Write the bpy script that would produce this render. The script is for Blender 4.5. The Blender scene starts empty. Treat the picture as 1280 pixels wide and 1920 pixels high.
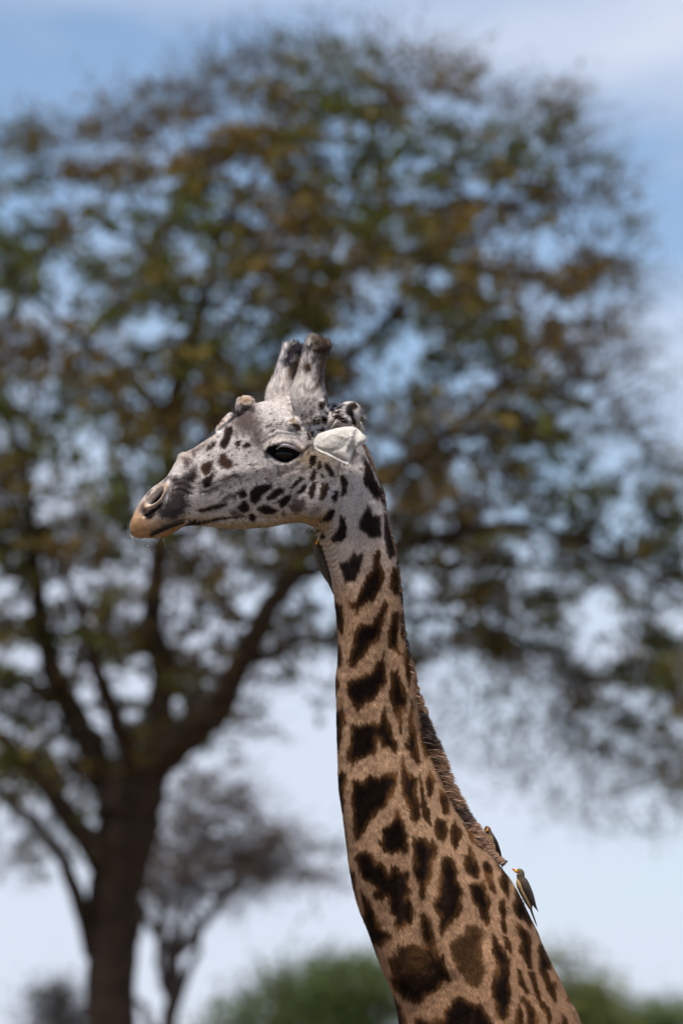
import bpy, math, random
import numpy as np
from mathutils import Vector, Matrix

rng = np.random.default_rng(11)
random.seed(11)
SC = bpy.context.scene
COL = SC.collection

# ------------------------------------------------------------------ camera
FPX = 200.0 / 24.0 * 1280.0            # focal length in photo pixels
PITCH = math.atan((2180 - 960) / FPX)
CAM = np.array([0.0, 0.0, 2.3])
FW = np.array([0.0, math.cos(PITCH), math.sin(PITCH)])
UP = np.array([0.0, -math.sin(PITCH), math.cos(PITCH)])
RT = np.array([1.0, 0.0, 0.0])
DG = 17.0                              # distance of the giraffe
S = DG / FPX                           # metres per unit of the giraffe's own frame

cd = bpy.data.cameras.new('camera')
cam = bpy.data.objects.new('camera', cd)
COL.objects.link(cam)
cam.location = CAM
cam.rotation_euler = (math.radians(90) + PITCH, 0, 0)
cd.lens = 200
cd.sensor_fit = 'VERTICAL'
cd.sensor_height = 36
cd.sensor_width = 24
cd.clip_start = 0.5
cd.clip_end = 20000
cd.dof.use_dof = True
cd.dof.focus_distance = DG - 0.10
cd.dof.aperture_fstop = 3.3
cd.dof.aperture_blades = 0
SC.camera = cam

# ------------------------------------------------------------------ sky and sun
SUN_EL, SUN_AZ = math.radians(68), math.radians(205)   # azimuth clockwise from +Y
world = bpy.data.worlds.new('World')
SC.world = world
world.use_nodes = True
nt = world.node_tree
nt.nodes.clear()
def N(t, kind, **kw):
    n = t.nodes.new(kind)
    for k, v in kw.items():
        setattr(n, k, v)
    return n
wo = N(nt, 'ShaderNodeOutputWorld')
bg = N(nt, 'ShaderNodeBackground')
bg.inputs['Strength'].default_value = 0.1
sky = N(nt, 'ShaderNodeTexSky', sky_type='NISHITA', sun_disc=False)
sky.sun_elevation = SUN_EL
sky.sun_rotation = SUN_AZ
sky.altitude = 1500
sky.air_density = 1.0
sky.dust_density = 0.2
sky.ozone_density = 3.0
tc = N(nt, 'ShaderNodeTexCoord')
mp = N(nt, 'ShaderNodeMapping')
mp.inputs['Scale'].default_value = (7.0, 7.0, 17.0)
mp.inputs['Location'].default_value = (3.1, 0.4, 0.35)
sep = N(nt, 'ShaderNodeSeparateXYZ')
hor = N(nt, 'ShaderNodeMapRange')
hor.inputs['From Min'].default_value = 0.22; hor.inputs['From Max'].default_value = 0.0
hor.inputs['To Min'].default_value = -0.04; hor.inputs['To Max'].default_value = 0.2
addn = N(nt, 'ShaderNodeMath', operation='ADD')
nz = N(nt, 'ShaderNodeTexNoise')
nz.inputs['Scale'].default_value = 1.0
nz.inputs['Detail'].default_value = 5
nz.inputs['Roughness'].default_value = 0.5
nz.inputs['Distortion'].default_value = 0.4
rmp = N(nt, 'ShaderNodeValToRGB')
rmp.color_ramp.elements[0].position = 0.40
rmp.color_ramp.elements[0].color = (0.08, 0.08, 0.08, 1)
rmp.color_ramp.elements[1].position = 0.62
rmp.color_ramp.elements[1].color = (0.92, 0.92, 0.92, 1)
mix = N(nt, 'ShaderNodeMix', data_type='RGBA')
mix.inputs['B'].default_value = (5.8, 6.3, 7.45, 1)
L = nt.links.new
L(tc.outputs['Generated'], mp.inputs['Vector'])
L(mp.outputs['Vector'], nz.inputs['Vector'])
L(tc.outputs['Generated'], sep.inputs['Vector'])
L(sep.outputs['Z'], hor.inputs['Value'])
L(nz.outputs['Fac'], addn.inputs[0])
L(hor.outputs['Result'], addn.inputs[1])
L(addn.outputs[0], rmp.inputs['Fac'])
L(rmp.outputs['Color'], mix.inputs['Factor'])
L(sky.outputs['Color'], mix.inputs['A'])
L(mix.outputs['Result'], bg.inputs['Color'])
L(bg.outputs['Background'], wo.inputs['Surface'])

sl = bpy.data.lights.new('sun', 'SUN')
sl.energy = 5.0
sl.angle = math.radians(9)
sl.color = (1.0, 0.92, 0.82)
sun = bpy.data.objects.new('sun', sl)
COL.objects.link(sun)
sd_ = Vector((math.sin(SUN_AZ) * math.cos(SUN_EL), math.cos(SUN_AZ) * math.cos(SUN_EL), math.sin(SUN_EL)))
sun.rotation_euler = (-sd_).to_track_quat('-Z', 'Y').to_euler()
sun.location = (-10, -20, 40)

vs = SC.view_settings
vs.view_transform = 'Standard'
vs.look = 'None'
vs.gamma = 1
vs.exposure = 0.3
vs.use_curve_mapping = False
SC.cycles.use_denoising = True
SC.cycles.max_bounces = 6
SC.cycles.sample_clamp_indirect = 6

# ------------------------------------------------------------------ helpers
def mesh_arrays(name, v, f, smooth=True):
    v = np.asarray(v, np.float32)
    f = np.asarray(f, np.int32)
    k = f.shape[1]
    me = bpy.data.meshes.new(name)
    me.vertices.add(len(v)); me.vertices.foreach_set('co', v.ravel())
    me.loops.add(f.size); me.loops.foreach_set('vertex_index', f.ravel())
    me.polygons.add(len(f))
    me.polygons.foreach_set('loop_start', np.arange(0, f.size, k, dtype=np.int32))
    me.polygons.foreach_set('loop_total', np.full(len(f), k, np.int32))
    me.update(calc_edges=True)
    me.polygons.foreach_set('use_smooth', np.full(len(f), smooth))
    return me

def vcol(me, name, rgb):
    a = me.attributes.new(name, 'FLOAT_COLOR', 'POINT')
    c = np.ones((len(me.vertices), 4), np.float32)
    c[:, :3] = rgb
    a.data.foreach_set('color', c.ravel())

def obj(name, me, mat=None, parent=None, world_verts=True):
    o = bpy.data.objects.new(name, me)
    COL.objects.link(o)
    if mat: me.materials.append(mat)
    if parent:
        o.parent = parent
        if world_verts:
            o.location = -parent.location
    return o

def empty(name, loc):
    o = bpy.data.objects.new(name, None)
    o.location = loc
    COL.objects.link(o)
    return o

def tag(o, label, cat, group=None):
    o['label'] = label; o['category'] = cat
    if group: o['group'] = group

def mat(name, rgb=(.5, .5, .5), rough=.8, attr=None, spec=.3, noise=None, bump=None, transl=None, sheen=0):
    m = bpy.data.materials.new(name)
    m.use_nodes = True
    t = m.node_tree
    b = t.nodes['Principled BSDF']
    b.inputs['Roughness'].default_value = rough
    b.inputs['Specular IOR Level'].default_value = spec
    if sheen: b.inputs['Sheen Weight'].default_value = sheen
    src = None
    if attr:
        a = N(t, 'ShaderNodeAttribute', attribute_name=attr); src = a.outputs['Color']
    if noise:
        sc_, amt = noise
        tcn = N(t, 'ShaderNodeTexCoord')
        nn = N(t, 'ShaderNodeTexNoise'); nn.inputs['Scale'].default_value = sc_; nn.inputs['Detail'].default_value = 5
        t.links.new(tcn.outputs['Object'], nn.inputs['Vector'])
        mr = N(t, 'ShaderNodeMapRange')
        mr.inputs['From Min'].default_value = .25; mr.inputs['From Max'].default_value = .75
        mr.inputs['To Min'].default_value = 1 - amt; mr.inputs['To Max'].default_value = 1 + amt
        t.links.new(nn.outputs['Fac'], mr.inputs['Value'])
        mx = N(t, 'ShaderNodeMix', data_type='RGBA', blend_type='MULTIPLY')
        mx.inputs['Factor'].default_value = 1
        if src: t.links.new(src, mx.inputs['A'])
        else: mx.inputs['A'].default_value = (*rgb, 1)
        t.links.new(mr.outputs['Result'], mx.inputs['B'])
        src = mx.outputs['Result']
    if src: t.links.new(src, b.inputs['Base Color'])
    else: b.inputs['Base Color'].default_value = (*rgb, 1)
    if bump:
        sc_, st, dist = bump
        tcn = N(t, 'ShaderNodeTexCoord')
        nn = N(t, 'ShaderNodeTexNoise'); nn.inputs['Scale'].default_value = sc_; nn.inputs['Detail'].default_value = 6
        t.links.new(tcn.outputs['Object'], nn.inputs['Vector'])
        bp = N(t, 'ShaderNodeBump'); bp.inputs['Strength'].default_value = st; bp.inputs['Distance'].default_value = dist
        t.links.new(nn.outputs['Fac'], bp.inputs['Height'])
        t.links.new(bp.outputs['Normal'], b.inputs['Normal'])
    if transl:
        tr = N(t, 'ShaderNodeBsdfTranslucent')
        if src: t.links.new(src, tr.inputs['Color'])
        else: tr.inputs['Color'].default_value = (*rgb, 1)
        ms = N(t, 'ShaderNodeMixShader'); ms.inputs['Fac'].default_value = transl
        t.links.new(b.outputs['BSDF'], ms.inputs[1]); t.links.new(tr.outputs['BSDF'], ms.inputs[2])
        t.links.new(ms.outputs['Shader'], t.nodes['Material Output'].inputs['Surface'])
    return m

def frame_pts(uvw):
    """giraffe frame (u right, v down, w toward the viewer's side) -> world metres"""
    p = np.asarray(uvw, float)
    return (CAM + DG * FW)[None] + S * ((p[:, :1] - 640) * RT + (960 - p[:, 1:2]) * UP - p[:, 2:3] * FW)

def at(px, py, d):
    return CAM + d * (FW + (px - 640) / FPX * RT + (960 - py) / FPX * UP)

def smoothstep(a, b, x):
    t = np.clip((x - a) / (b - a), 0, 1)
    return t * t * (3 - 2 * t)

def catmull(P, n):
    """resample rows of P at n points per span"""
    P = np.asarray(P, float)
    Q = np.vstack([2 * P[0] - P[1], P, 2 * P[-1] - P[-2]])
    out = []
    for i in range(1, len(Q) - 2):
        t = np.linspace(0, 1, n, endpoint=False)[:, None]
        a, b, c, d = Q[i - 1], Q[i], Q[i + 1], Q[i + 2]
        out.append(.5 * ((2 * b) + (-a + c) * t + (2 * a - 5 * b + 4 * c - d) * t ** 2 + (-a + 3 * b - 3 * c + d) * t ** 3))
    out.append(P[-1:])
    return np.vstack(out)

def grid_faces(rows, cols, off=0, closed=True):
    i = np.arange(rows - 1)[:, None]
    j = np.arange(cols if closed else cols - 1)[None]
    jn = (j + 1) % cols
    f = np.stack([i * cols + j + 0 * jn, i * cols + jn, (i + 1) * cols + jn, (i + 1) * cols + j], -1).reshape(-1, 4) + off
    return f

class Soup:
    """verts + tris of several closed pieces (before they are fused)"""
    def __init__(self): self.v, self.f, self.n = [], [], 0
    def add(self, v, f):
        self.v.append(v); self.f += [tuple(int(x) + self.n for x in q) for q in f]; self.n += len(v)
    def rings(self, R):
        m, k = len(R), len(R[0])
        v = np.vstack(R)
        f = [tuple(q) for q in grid_faces(m, k)]
        c0, c1 = v[:k].mean(0), v[-k:].mean(0)
        v = np.vstack([v, c0, c1])
        f += [(m * k, (j + 1) % k, j) for j in range(k)]
        f += [(m * k + 1, (m - 1) * k + j, (m - 1) * k + (j + 1) % k) for j in range(k)]
        self.add(v, f)
    def section_loft(self, rows, k=48, n=6, e=2.0):
        """rows: T(u,v), B(u,v), half width, widest position (0 top..1 bottom), exponent, centre w"""
        R = []
        a = np.linspace(0, 2 * np.pi, k, endpoint=False)
        for r in catmull(rows, n):
            T, B, w, mid, ex, cw = r[:2], r[2:4], r[4], r[5], r[6], r[7]
            c, s_ = np.cos(a), np.sin(a)
            y = np.sign(c) * np.abs(c) ** (2 / ex)       # +1 top .. -1 bottom
            x = np.sign(s_) * np.abs(s_) ** (2 / ex)
            tt = np.where(y > 0, mid * (1 - y), mid + (1 - mid) * (-y))
            uv = T[None] + (B - T)[None] * tt[:, None]
            R.append(np.column_stack([uv, cw + w * x]))
        self.rings(R)
    def tube(self, pts, k=24, n=6):
        """pts rows: u,v,w,radius"""
        R = []
        P = catmull(pts, n)
        a = np.linspace(0, 2 * np.pi, k, endpoint=False)
        for i, p in enumerate(P):
            t = P[min(i + 1, len(P) - 1), :3] - P[max(i - 1, 0), :3]
            t /= np.linalg.norm(t) + 1e-9
            ref = np.array([0, 0, 1.]) if abs(t[2]) < .9 else np.array([1., 0, 0])
            x = np.cross(t, ref); x /= np.linalg.norm(x)
            y = np.cross(t, x)
            R.append(p[:3] + p[3] * (np.cos(a)[:, None] * x + np.sin(a)[:, None] * y))
        self.rings(R)
    def ball(self, c, r, rot=0, k=24):
        """ellipsoid, rot in the u-v plane (degrees)"""
        th = np.linspace(.05, np.pi - .05, 16); a = np.linspace(0, 2 * np.pi, k, endpoint=False)
        R = []
        cr, sr = math.cos(math.radians(rot)), math.sin(math.radians(rot))
        for t in th:
            q = np.column_stack([np.cos(t) * r[0] * np.ones(k), np.sin(t) * r[1] * np.cos(a), np.sin(t) * r[2] * np.sin(a)])
            R.append(np.column_stack([q[:, 0] * cr - q[:, 1] * sr, q[:, 0] * sr + q[:, 1] * cr, q[:, 2]]) + np.array(c, float))
        self.rings(R)
    def fused(self, voxel, smooth):
        v = np.vstack(self.v)
        me = bpy.data.meshes.new('t'); me.from_pydata(v.tolist(), [], self.f)
        o = bpy.data.objects.new('t', me); COL.objects.link(o)
        md = o.modifiers.new('r', 'REMESH'); md.mode = 'VOXEL'; md.voxel_size = voxel; md.adaptivity = 0
        dg = bpy.context.evaluated_depsgraph_get()
        m2 = bpy.data.meshes.new_from_object(o.evaluated_get(dg))
        bpy.data.objects.remove(o); bpy.data.meshes.remove(me)
        V = np.empty(len(m2.vertices) * 3, np.float32); m2.vertices.foreach_get('co', V); V = V.reshape(-1, 3).astype(float)
        E = np.empty(len(m2.edges) * 2, np.int32); m2.edges.foreach_get('vertices', E); E = E.reshape(-1, 2)
        F = np.empty(len(m2.loops), np.int32); m2.loops.foreach_get('vertex_index', F)
        tot = np.empty(len(m2.polygons), np.int32); m2.polygons.foreach_get('loop_total', tot)
        assert (tot == 4).all(), np.unique(tot)
        F = F.reshape(-1, 4)
        bpy.data.meshes.remove(m2)
        V = lap(V, E, smooth)
        return V, F, E

def lap(V, E, it, lam=.55, mu=-.57):
    n = len(V)
    deg = np.bincount(E.ravel(), minlength=n)[:, None].astype(float)
    for k in range(it):
        for l in (lam, mu):
            A = np.empty_like(V)
            for c in range(3):
                A[:, c] = np.bincount(E[:, 0], V[E[:, 1], c], n) + np.bincount(E[:, 1], V[E[:, 0], c], n)
            V = V + l * (A / np.maximum(deg, 1) - V)
    return V

def normals(V, F):
    d1, d2 = V[F[:, 2]] - V[F[:, 0]], V[F[:, 3]] - V[F[:, 1]]
    fn = np.cross(d1, d2)
    n = np.zeros_like(V)
    for c in range(3):
        for q in range(4):
            n[:, c] += np.bincount(F[:, q], fn[:, c], len(V))
    return n / (np.linalg.norm(n, axis=1, keepdims=True) + 1e-12)

def poly_sd(P, poly):
    """signed distance to a polygon, positive inside"""
    poly = np.asarray(poly, float)
    x, y = P[:, 0], P[:, 1]
    d2 = np.full(len(P), 1e9); ins = np.zeros(len(P), bool)
    for i in range(len(poly)):
        a, b = poly[i], poly[(i + 1) % len(poly)]
        e = b - a
        t = np.clip(((x - a[0]) * e[0] + (y - a[1]) * e[1]) / (e @ e + 1e-9), 0, 1)
        d2 = np.minimum(d2, (x - a[0] - t * e[0]) ** 2 + (y - a[1] - t * e[1]) ** 2)
        cond = ((a[1] <= y) != (b[1] <= y))
        with np.errstate(divide='ignore', invalid='ignore'):
            xi = a[0] + (y - a[1]) / (b[1] - a[1] + 1e-12) * e[0]
        ins ^= cond & (x < xi)
    d = np.sqrt(d2)
    return np.where(ins, d, -d)

def line_d(P, pts):
    pts = np.asarray(pts, float)
    d2 = np.full(len(P), 1e9)
    for a, b in zip(pts[:-1], pts[1:]):
        e = b - a
        t = np.clip(((P[:, 0] - a[0]) * e[0] + (P[:, 1] - a[1]) * e[1]) / (e @ e + 1e-9), 0, 1)
        d2 = np.minimum(d2, (P[:, 0] - a[0] - t * e[0]) ** 2 + (P[:, 1] - a[1] - t * e[1]) ** 2)
    return np.sqrt(d2)

def vnoise(P, freq, seed=0):
    """cheap value noise on points (n,k<=3) -> 0..1"""
    P = np.asarray(P, float) * freq
    if P.shape[1] == 2: P = np.column_stack([P, np.zeros(len(P))])
    i = np.floor(P).astype(np.int64); f = P - i; f = f * f * (3 - 2 * f)
    out = np.zeros(len(P))
    for dx in (0, 1):
        for dy in (0, 1):
            for dz in (0, 1):
                h = ((i[:, 0] + dx) * 73856093) ^ ((i[:, 1] + dy) * 19349663) ^ ((i[:, 2] + dz) * 83492791) ^ (seed * 2654435761)
                h = (h ^ (h >> 13)) * 1274126177 & 0xffffffff
                h = ((h ^ (h >> 16)) & 0xffff) / 65535.
                out += h * np.where(dx, f[:, 0], 1 - f[:, 0]) * np.where(dy, f[:, 1], 1 - f[:, 1]) * np.where(dz, f[:, 2], 1 - f[:, 2])
    return out

# ================================================================== the ground
m_ground = mat('dry_grass_ground', (.11, .085, .05), .95, noise=(.35, .45), bump=(3, .6, .1))
gv = []
for r in (0, 15, 40, 120, 400, 2000, 9000):
    for a in np.linspace(0, 2 * np.pi, 48, endpoint=False):
        gv.append((r * math.cos(a), 20 + r * math.sin(a), .04 * math.sin(r * .3 + 3 * a) if r < 2000 else 0))
ground = obj('ground', mesh_arrays('ground', gv, grid_faces(7, 48)), m_ground)
ground['kind'] = 'structure'

# ================================================================== trees
m_bark = mat('acacia_bark', (.042, .026, .016), .95, noise=(6, .5), bump=(18, .8, .05))
m_bark_far = mat('grey_bark', (.062, .048, .040), .95, noise=(5, .4), bump=(14, .6, .05))
m_leaf = mat('acacia_leaf', rough=.8, attr='tint', spec=.04, transl=.35)

def tube_mesh(pl, k=8):
    """pl: rows x,y,z,r -> verts, faces"""
    P = np.asarray(pl, float); R = []
    a = np.linspace(0, 2 * np.pi, k, endpoint=False)
    for i, p in enumerate(P):
        t = P[min(i + 1, len(P) - 1), :3] - P[max(i - 1, 0), :3]
        t /= np.linalg.norm(t) + 1e-9
        ref = np.array([0, 1., 0]) if abs(t[1]) < .9 else np.array([1., 0, 0])
        x = np.cross(t, ref); x /= np.linalg.norm(x); y = np.cross(t, x)
        R.append(p[:3] + p[3] * (np.cos(a)[:, None] * x + np.sin(a)[:, None] * y))
    v = np.vstack(R)
    return v, grid_faces(len(P), k)

def merge(parts):
    V, F, n = [], [], 0
    for v, f in parts:
        V.append(v); F.append(f + n); n += len(v)
    return np.vstack(V), np.vstack(F)

def wobble(P, amp, seed):
    q = P.copy()
    r = np.random.default_rng(seed)
    for c in range(3):
        q[1:-1, c] += amp * r.normal(size=len(P) - 2) * P[1:-1, 3]
    return q

def branch_px(rows, D):
    """rows: px, py, depth offset (m), radius px -> smoothed world polyline"""
    w = []
    for px, py, dz, r in rows:
        d = D + dz
        w.append([*at(px, py, d), r * d / FPX])
    return catmull(w, 5)

def leaf_mesh(C, size, tint, droop=.0, wr=(.25, .45)):
    """one rhombic leaf spray per centre"""
    n = len(C)
    d = rng.normal(size=(n, 3)); d[:, 2] -= droop; d /= np.linalg.norm(d, axis=1, keepdims=True)
    q = rng.normal(size=(n, 3)); s_ = np.cross(d, q); s_ /= np.linalg.norm(s_, axis=1, keepdims=True)
    L_ = (size * rng.uniform(.6, 1.4, n))[:, None]
    W_ = L_ * rng.uniform(wr[0], wr[1], n)[:, None]
    v = np.stack([C - d * L_ * .5, C + s_ * W_ * .5, C + d * L_ * .5, C - s_ * W_ * .5], 1).reshape(-1, 3)
    f = np.arange(4 * n).reshape(n, 4)
    me = mesh_arrays('crown', v, f, smooth=False)
    vcol(me, 'tint', np.repeat(tint, 4, 0))
    return me

def grow(skel, clumps, r_tip, seg=4, sag=.06, seed=3):
    """attach every clump centre to the nearest wood already there; returns polylines"""
    from mathutils import kdtree
    pts = [tuple(p) for p in skel]
    order = np.argsort([min(np.linalg.norm(skel[::3, :3] - c, axis=1)) for c in clumps])
    r = np.random.default_rng(seed)
    lines = []
    P = np.array(pts)[:, :3]; Rr = np.array(pts)[:, 3]
    bufP = np.empty((len(P) + len(clumps) * seg, 3)); bufR = np.empty(len(bufP)); n = len(P)
    bufP[:n] = P; bufR[:n] = Rr
    for i in order:
        c = clumps[i]
        d = np.linalg.norm(bufP[:n] - c, axis=1) - 1.5 * np.minimum(bufR[:n], .2)
        j = int(np.argmin(d)); a = bufP[j]; ra = bufR[j]
        t = np.linspace(0, 1, seg + 1)[:, None]
        ln = np.linalg.norm(c - a)
        bend = r.normal(size=3) * ln * .10; bend[2] += ln * sag
        pl = a + (c - a) * t + bend * (4 * t * (1 - t))
        r0 = min(ra * .7, r_tip * 1.3 + ln * .012)
        rad = r0 + (r_tip - r0) * t[:, 0]
        lines.append(np.column_stack([pl, rad]))
        bufP[n:n + seg] = pl[1:]; bufR[n:n + seg] = rad[1:]; n += seg
    return lines

def twig_mesh(lines, k=4):
    return merge([tube_mesh(l, k) for l in lines])

# ---- the big acacia
TD = 70.0
limbs = [
    [(250, 1470, 0, 44), (330, 1400, -.3, 31), (400, 1340, -.6, 27), (450, 1250, -.9, 23), (500, 1150, -1.2, 20), (560, 1060, -1.4, 17), (620, 980, -1.5, 14), (720, 900, -1.5, 11), (830, 820, -1.6, 9), (940, 720, -1.6, 7), (1040, 640, -1.5, 4)],
    [(455, 1245, -.9, 12), (560, 1205, -.4, 9), (640, 1190, 0, 8), (760, 1160, .3, 7), (880, 1170, .5, 5), (1000, 1220, .6, 3)],
    [(255, 1480, .2, 40), (290, 1400, .3, 27), (302, 1320, .4, 25), (300, 1240, .4, 23), (286, 1150, .3, 20), (298, 1050, .3, 17), (312, 930, .4, 15), (320, 780, .6, 14), (350, 690, .9, 13), (400, 645, 1.2, 8), (470, 560, 1.3, 5)],
    [(225, 1500, .3, 34), (170, 1390, .8, 27), (115, 1300, 1.2, 23), (85, 1200, 1.4, 19), (70, 1100, 1.4, 15), (60, 1000, 1.4, 11), (40, 850, 1.3, 8), (-40, 700, 1.2, 5)],
    [(190, 1620, -.2, 26), (110, 1500, -.5, 20), (30, 1410, -.8, 16), (-60, 1340, -1, 11), (-160, 1250, -1, 7)],
    [(260, 1450, -.2, 24), (215, 1340, -.8, 17), (180, 1260, -1.2, 14), (150, 1150, -1.4, 10), (100, 1040, -1.5, 6)],
    [(312, 920, .4, 12), (400, 800, .2, 10), (480, 730, 0, 9), (610, 705, -.2, 9), (690, 640, -.4, 8), (760, 560, -.6, 6), (850, 450, -.6, 4)],
    [(540, 1085, -1.3, 14), (700, 1040, -.8, 11), (850, 1000, -.5, 9), (1000, 985, -.4, 8), (1150, 1050, -.3, 6), (1280, 1120, -.2, 4)],
    [(350, 690, .9, 11), (380, 560, 1, 9), (420, 430, 1.1, 7), (500, 300, 1.1, 5), (560, 190, 1.1, 3)],
    [(320, 790, .6, 10), (220, 690, .3, 8), (120, 610, 0, 6), (20, 520, -.2, 4)],
    [(500, 725, 0, 8), (560, 570, .3, 7), (640, 410, .6, 5), (700, 260, .7, 3), (750, 160, .7, 2)],
    [(690, 640, -.4, 6), (820, 490, .2, 5), (930, 350, .6, 4), (1000, 240, .7, 2)],
    [(175, 1790, 0, 18), (135, 1650, -.3, 14), (95, 1580, -.6, 11), (20, 1500, -.8, 8), (-60, 1450, -.9, 6)],
    [(830, 820, -1.6, 7), (960, 800, -1.2, 6), (1080, 760, -1, 4), (1200, 700, -.8, 2)],
]
tree = empty('acacia_tree', at(212, 2515, TD))
tree.location.z = 0
tag(tree, 'huge spreading acacia with olive brown crown and dark forked trunk behind the giraffe', 'tree')
trunk = branch_px([(212, 2560, 0, 95), (211, 2420, 0, 66), (209, 2150, 0, 54), (207, 1950, 0, 49), (210, 1820, 0, 47), (220, 1690, 0, 50), (234, 1570, 0, 60), (250, 1470, 0, 58), (262, 1420, .1, 36)], TD)
v, f = tube_mesh(wobble(trunk, .06, 1), 14)
obj('trunk', mesh_arrays('trunk', v, f), m_bark, tree)
skel = [trunk]
for i, rows in enumerate(limbs):
    rows = [(x_, y_, z_, r_ * (1.02 if y_ > 900 else 1.1)) for x_, y_, z_, r_ in rows]
    pl = wobble(branch_px(rows, TD), .12, 20 + i)
    v, f = tube_mesh(pl, 10)
    obj('limb', mesh_arrays('limb', v, f), m_bark, tree)
    skel.append(pl)
skel = np.vstack(skel[1:])

crown_poly = [(-120, 290), (60, 235), (180, 225), (280, 190), (360, 150), (430, 110), (540, 80), (680, 75), (800, 100), (880, 130),
              (980, 190), (1060, 190), (1080, 280), (1160, 330), (1165, 470), (1190, 560), (1190, 680), (1180, 780), (1240, 880), (1400, 900), (1420, 1450),
              (1260, 1470), (1140, 1440), (1000, 1360), (880, 1310), (790, 1290), (700, 1330), (640, 1300), (560, 1330), (480, 1380), (400, 1440), (330, 1440), (280, 1500), (180, 1540),
              (100, 1600), (-20, 1610), (-120, 1600)]
holes = [(120, 900, 95, 45), (280, 870, 60, 40), (470, 1130, 60, 35), (600, 1120, 55, 60), (200, 440, 90, 45), (60, 370, 90, 45), (430, 560, 60, 40), (300, 620, 90, 40),
         (130, 545, 90, 30), (700, 680, 60, 40), (780, 650, 60, 50), (860, 720, 70, 50), (1010, 460, 90, 50), (880, 260, 60, 40), (350, 250, 80, 40), (480, 330, 50, 30), (1130, 880, 60, 40), (1000, 980, 70, 35),
         (810, 1160, 70, 45), (1130, 1160, 80, 40), (1180, 720, 50, 60), (620, 1260, 60, 60), (560, 640, 50, 30), (370, 930, 40, 40), (80, 1250, 40, 40), (230, 1330, 40, 40), (160, 1350, 50, 30), (240, 1080, 60, 40), (110, 1110, 40, 35),
         (560, 1380, 80, 60), (520, 880, 60, 40), (910, 1320, 60, 40), (1000, 1090, 60, 25)]
def crown_density(p):
    d = smoothstep(-60, 150, poly_sd(p, crown_poly))
    for hx, hy, rx, ry in holes:
        d = d * (1 - .88 * np.exp(-(((p[:, 0] - hx) / rx) ** 2 + ((p[:, 1] - hy) / ry) ** 2) ** 1.5))
    d *= .40 + .60 * smoothstep(.30, .52, vnoise(p, 1 / 62., 5))
    d *= .15 + .85 * smoothstep(.34, .54, vnoise(p * np.array([.8, 1.15]), 1 / 25., 15))
    d *= 1 + .4 * np.exp(-((p[:, 0] - 640) / 380) ** 2 - ((p[:, 1] - 430) / 260) ** 2)
    # thinner in the lower middle, where the limbs show
    d *= 1 - .15 * np.exp(-((p[:, 0] - 500) / 180) ** 2 - ((p[:, 1] - 1400) / 130) ** 2)
    d *= 1 - .35 * np.exp(-((p[:, 0] - 1180) / 160) ** 2 - ((p[:, 1] - 1400) / 120) ** 2)
    return d
cand = np.column_stack([rng.uniform(-130, 1420, 34000), rng.uniform(60, 1650, 34000)])
cand = cand[rng.uniform(size=len(cand)) < crown_density(cand)]
cand = cand[:5300]
dep = rng.uniform(-1, 1, len(cand)) * (.6 + 2.6 * np.clip(poly_sd(cand, crown_poly) / 300, 0, 1))
dep = np.where((cand[:, 1] > 950) & (rng.uniform(size=len(cand)) < .75), np.abs(dep) + .3, dep)
clump = np.array([at(x, y, TD + z) for (x, y), z in zip(cand, dep)])
def inside(n, x0, x1, y0, y1, spread):
    q = np.column_stack([rng.uniform(x0, x1, n * 4), rng.uniform(y0, y1, n * 4)])
    q = q[poly_sd(q, crown_poly) > 40][:n]
    return np.array([at(x, y, TD + rng.uniform(-spread, spread)) for x, y in q])
second = np.vstack([inside(90, -120, 1350, 100, 1400, 2.2), inside(110, -120, 420, 900, 1560, 1.8), inside(25, 350, 900, 850, 1280, 1.6)])
boughs = grow(skel, second, .017, seg=6, sag=.10, seed=8)
v, f = merge([tube_mesh(wobble(l, .8, 300 + i), 7) for i, l in enumerate(boughs)])
obj('boughs', mesh_arrays('boughs', v, f), m_bark, tree)['kind'] = 'stuff'
skel = np.vstack([skel] + boughs)
lines = grow(skel, clump, .008)
extra = []
for c in clump:
    for _ in range(2):
        e_ = c + rng.normal(size=3) * np.array([.22, .22, .11])
        extra.append(np.column_stack([np.vstack([c, (c + e_) / 2 + rng.normal(size=3) * .03, e_]), [.006, .005, .003]]))
v, f = twig_mesh(lines)
v2_, f2_ = twig_mesh(extra, 3)
f = np.vstack([f, f2_ + len(v)]); v = np.vstack([v, v2_])
o = obj('branchlets', mesh_arrays('branchlets', v, f), m_bark, tree); o['kind'] = 'stuff'
# leaf sprays scattered along the outer twigs
LC, LT, LS = [], [], []
brown, olive, green = np.array([.168, .116, .040]), np.array([.152, .120, .032]), np.array([.100, .115, .028])
gsel = vnoise(cand, 1 / 130., 9)
for i, c in enumerate(clump):
    x_, y_ = cand[i]
    fine = rng.uniform() < .58 + .5 * smoothstep(170, 40, poly_sd(cand[i:i + 1], crown_poly)[0]) + .5 * smoothstep(850, 1000, x_) * smoothstep(900, 1100, y_)
    nt_, nl = (int(rng.integers(3, 7)), 7) if fine else (int(rng.integers(2, 6)), 5)
    n = nt_ * nl
    LS.append(np.full(n, .066 if fine else .112))
    r0 = rng.uniform(.08, .19)
    tuft = rng.normal(size=(nt_, 1, 3)) * np.array([r0, r0, r0 * .42])
    q = (tuft + rng.normal(size=(nt_, nl, 3)) * .034).reshape(-1, 3)
    LC.append(c + q)
    g = gsel[i] + rng.normal() * .16
    base = brown if g < .36 else (olive if g < .62 else green)
    LT.append(base * rng.uniform(.6, 1.35) * (1 + .25 * rng.normal(size=(n, 1))).clip(.4, 1.8))
LC, LT = np.vstack(LC), np.vstack(LT)
obj('crown', leaf_mesh(LC, np.concatenate(LS), LT, .2, (.4, .7)), m_leaf, tree)['kind'] = 'stuff'
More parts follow.
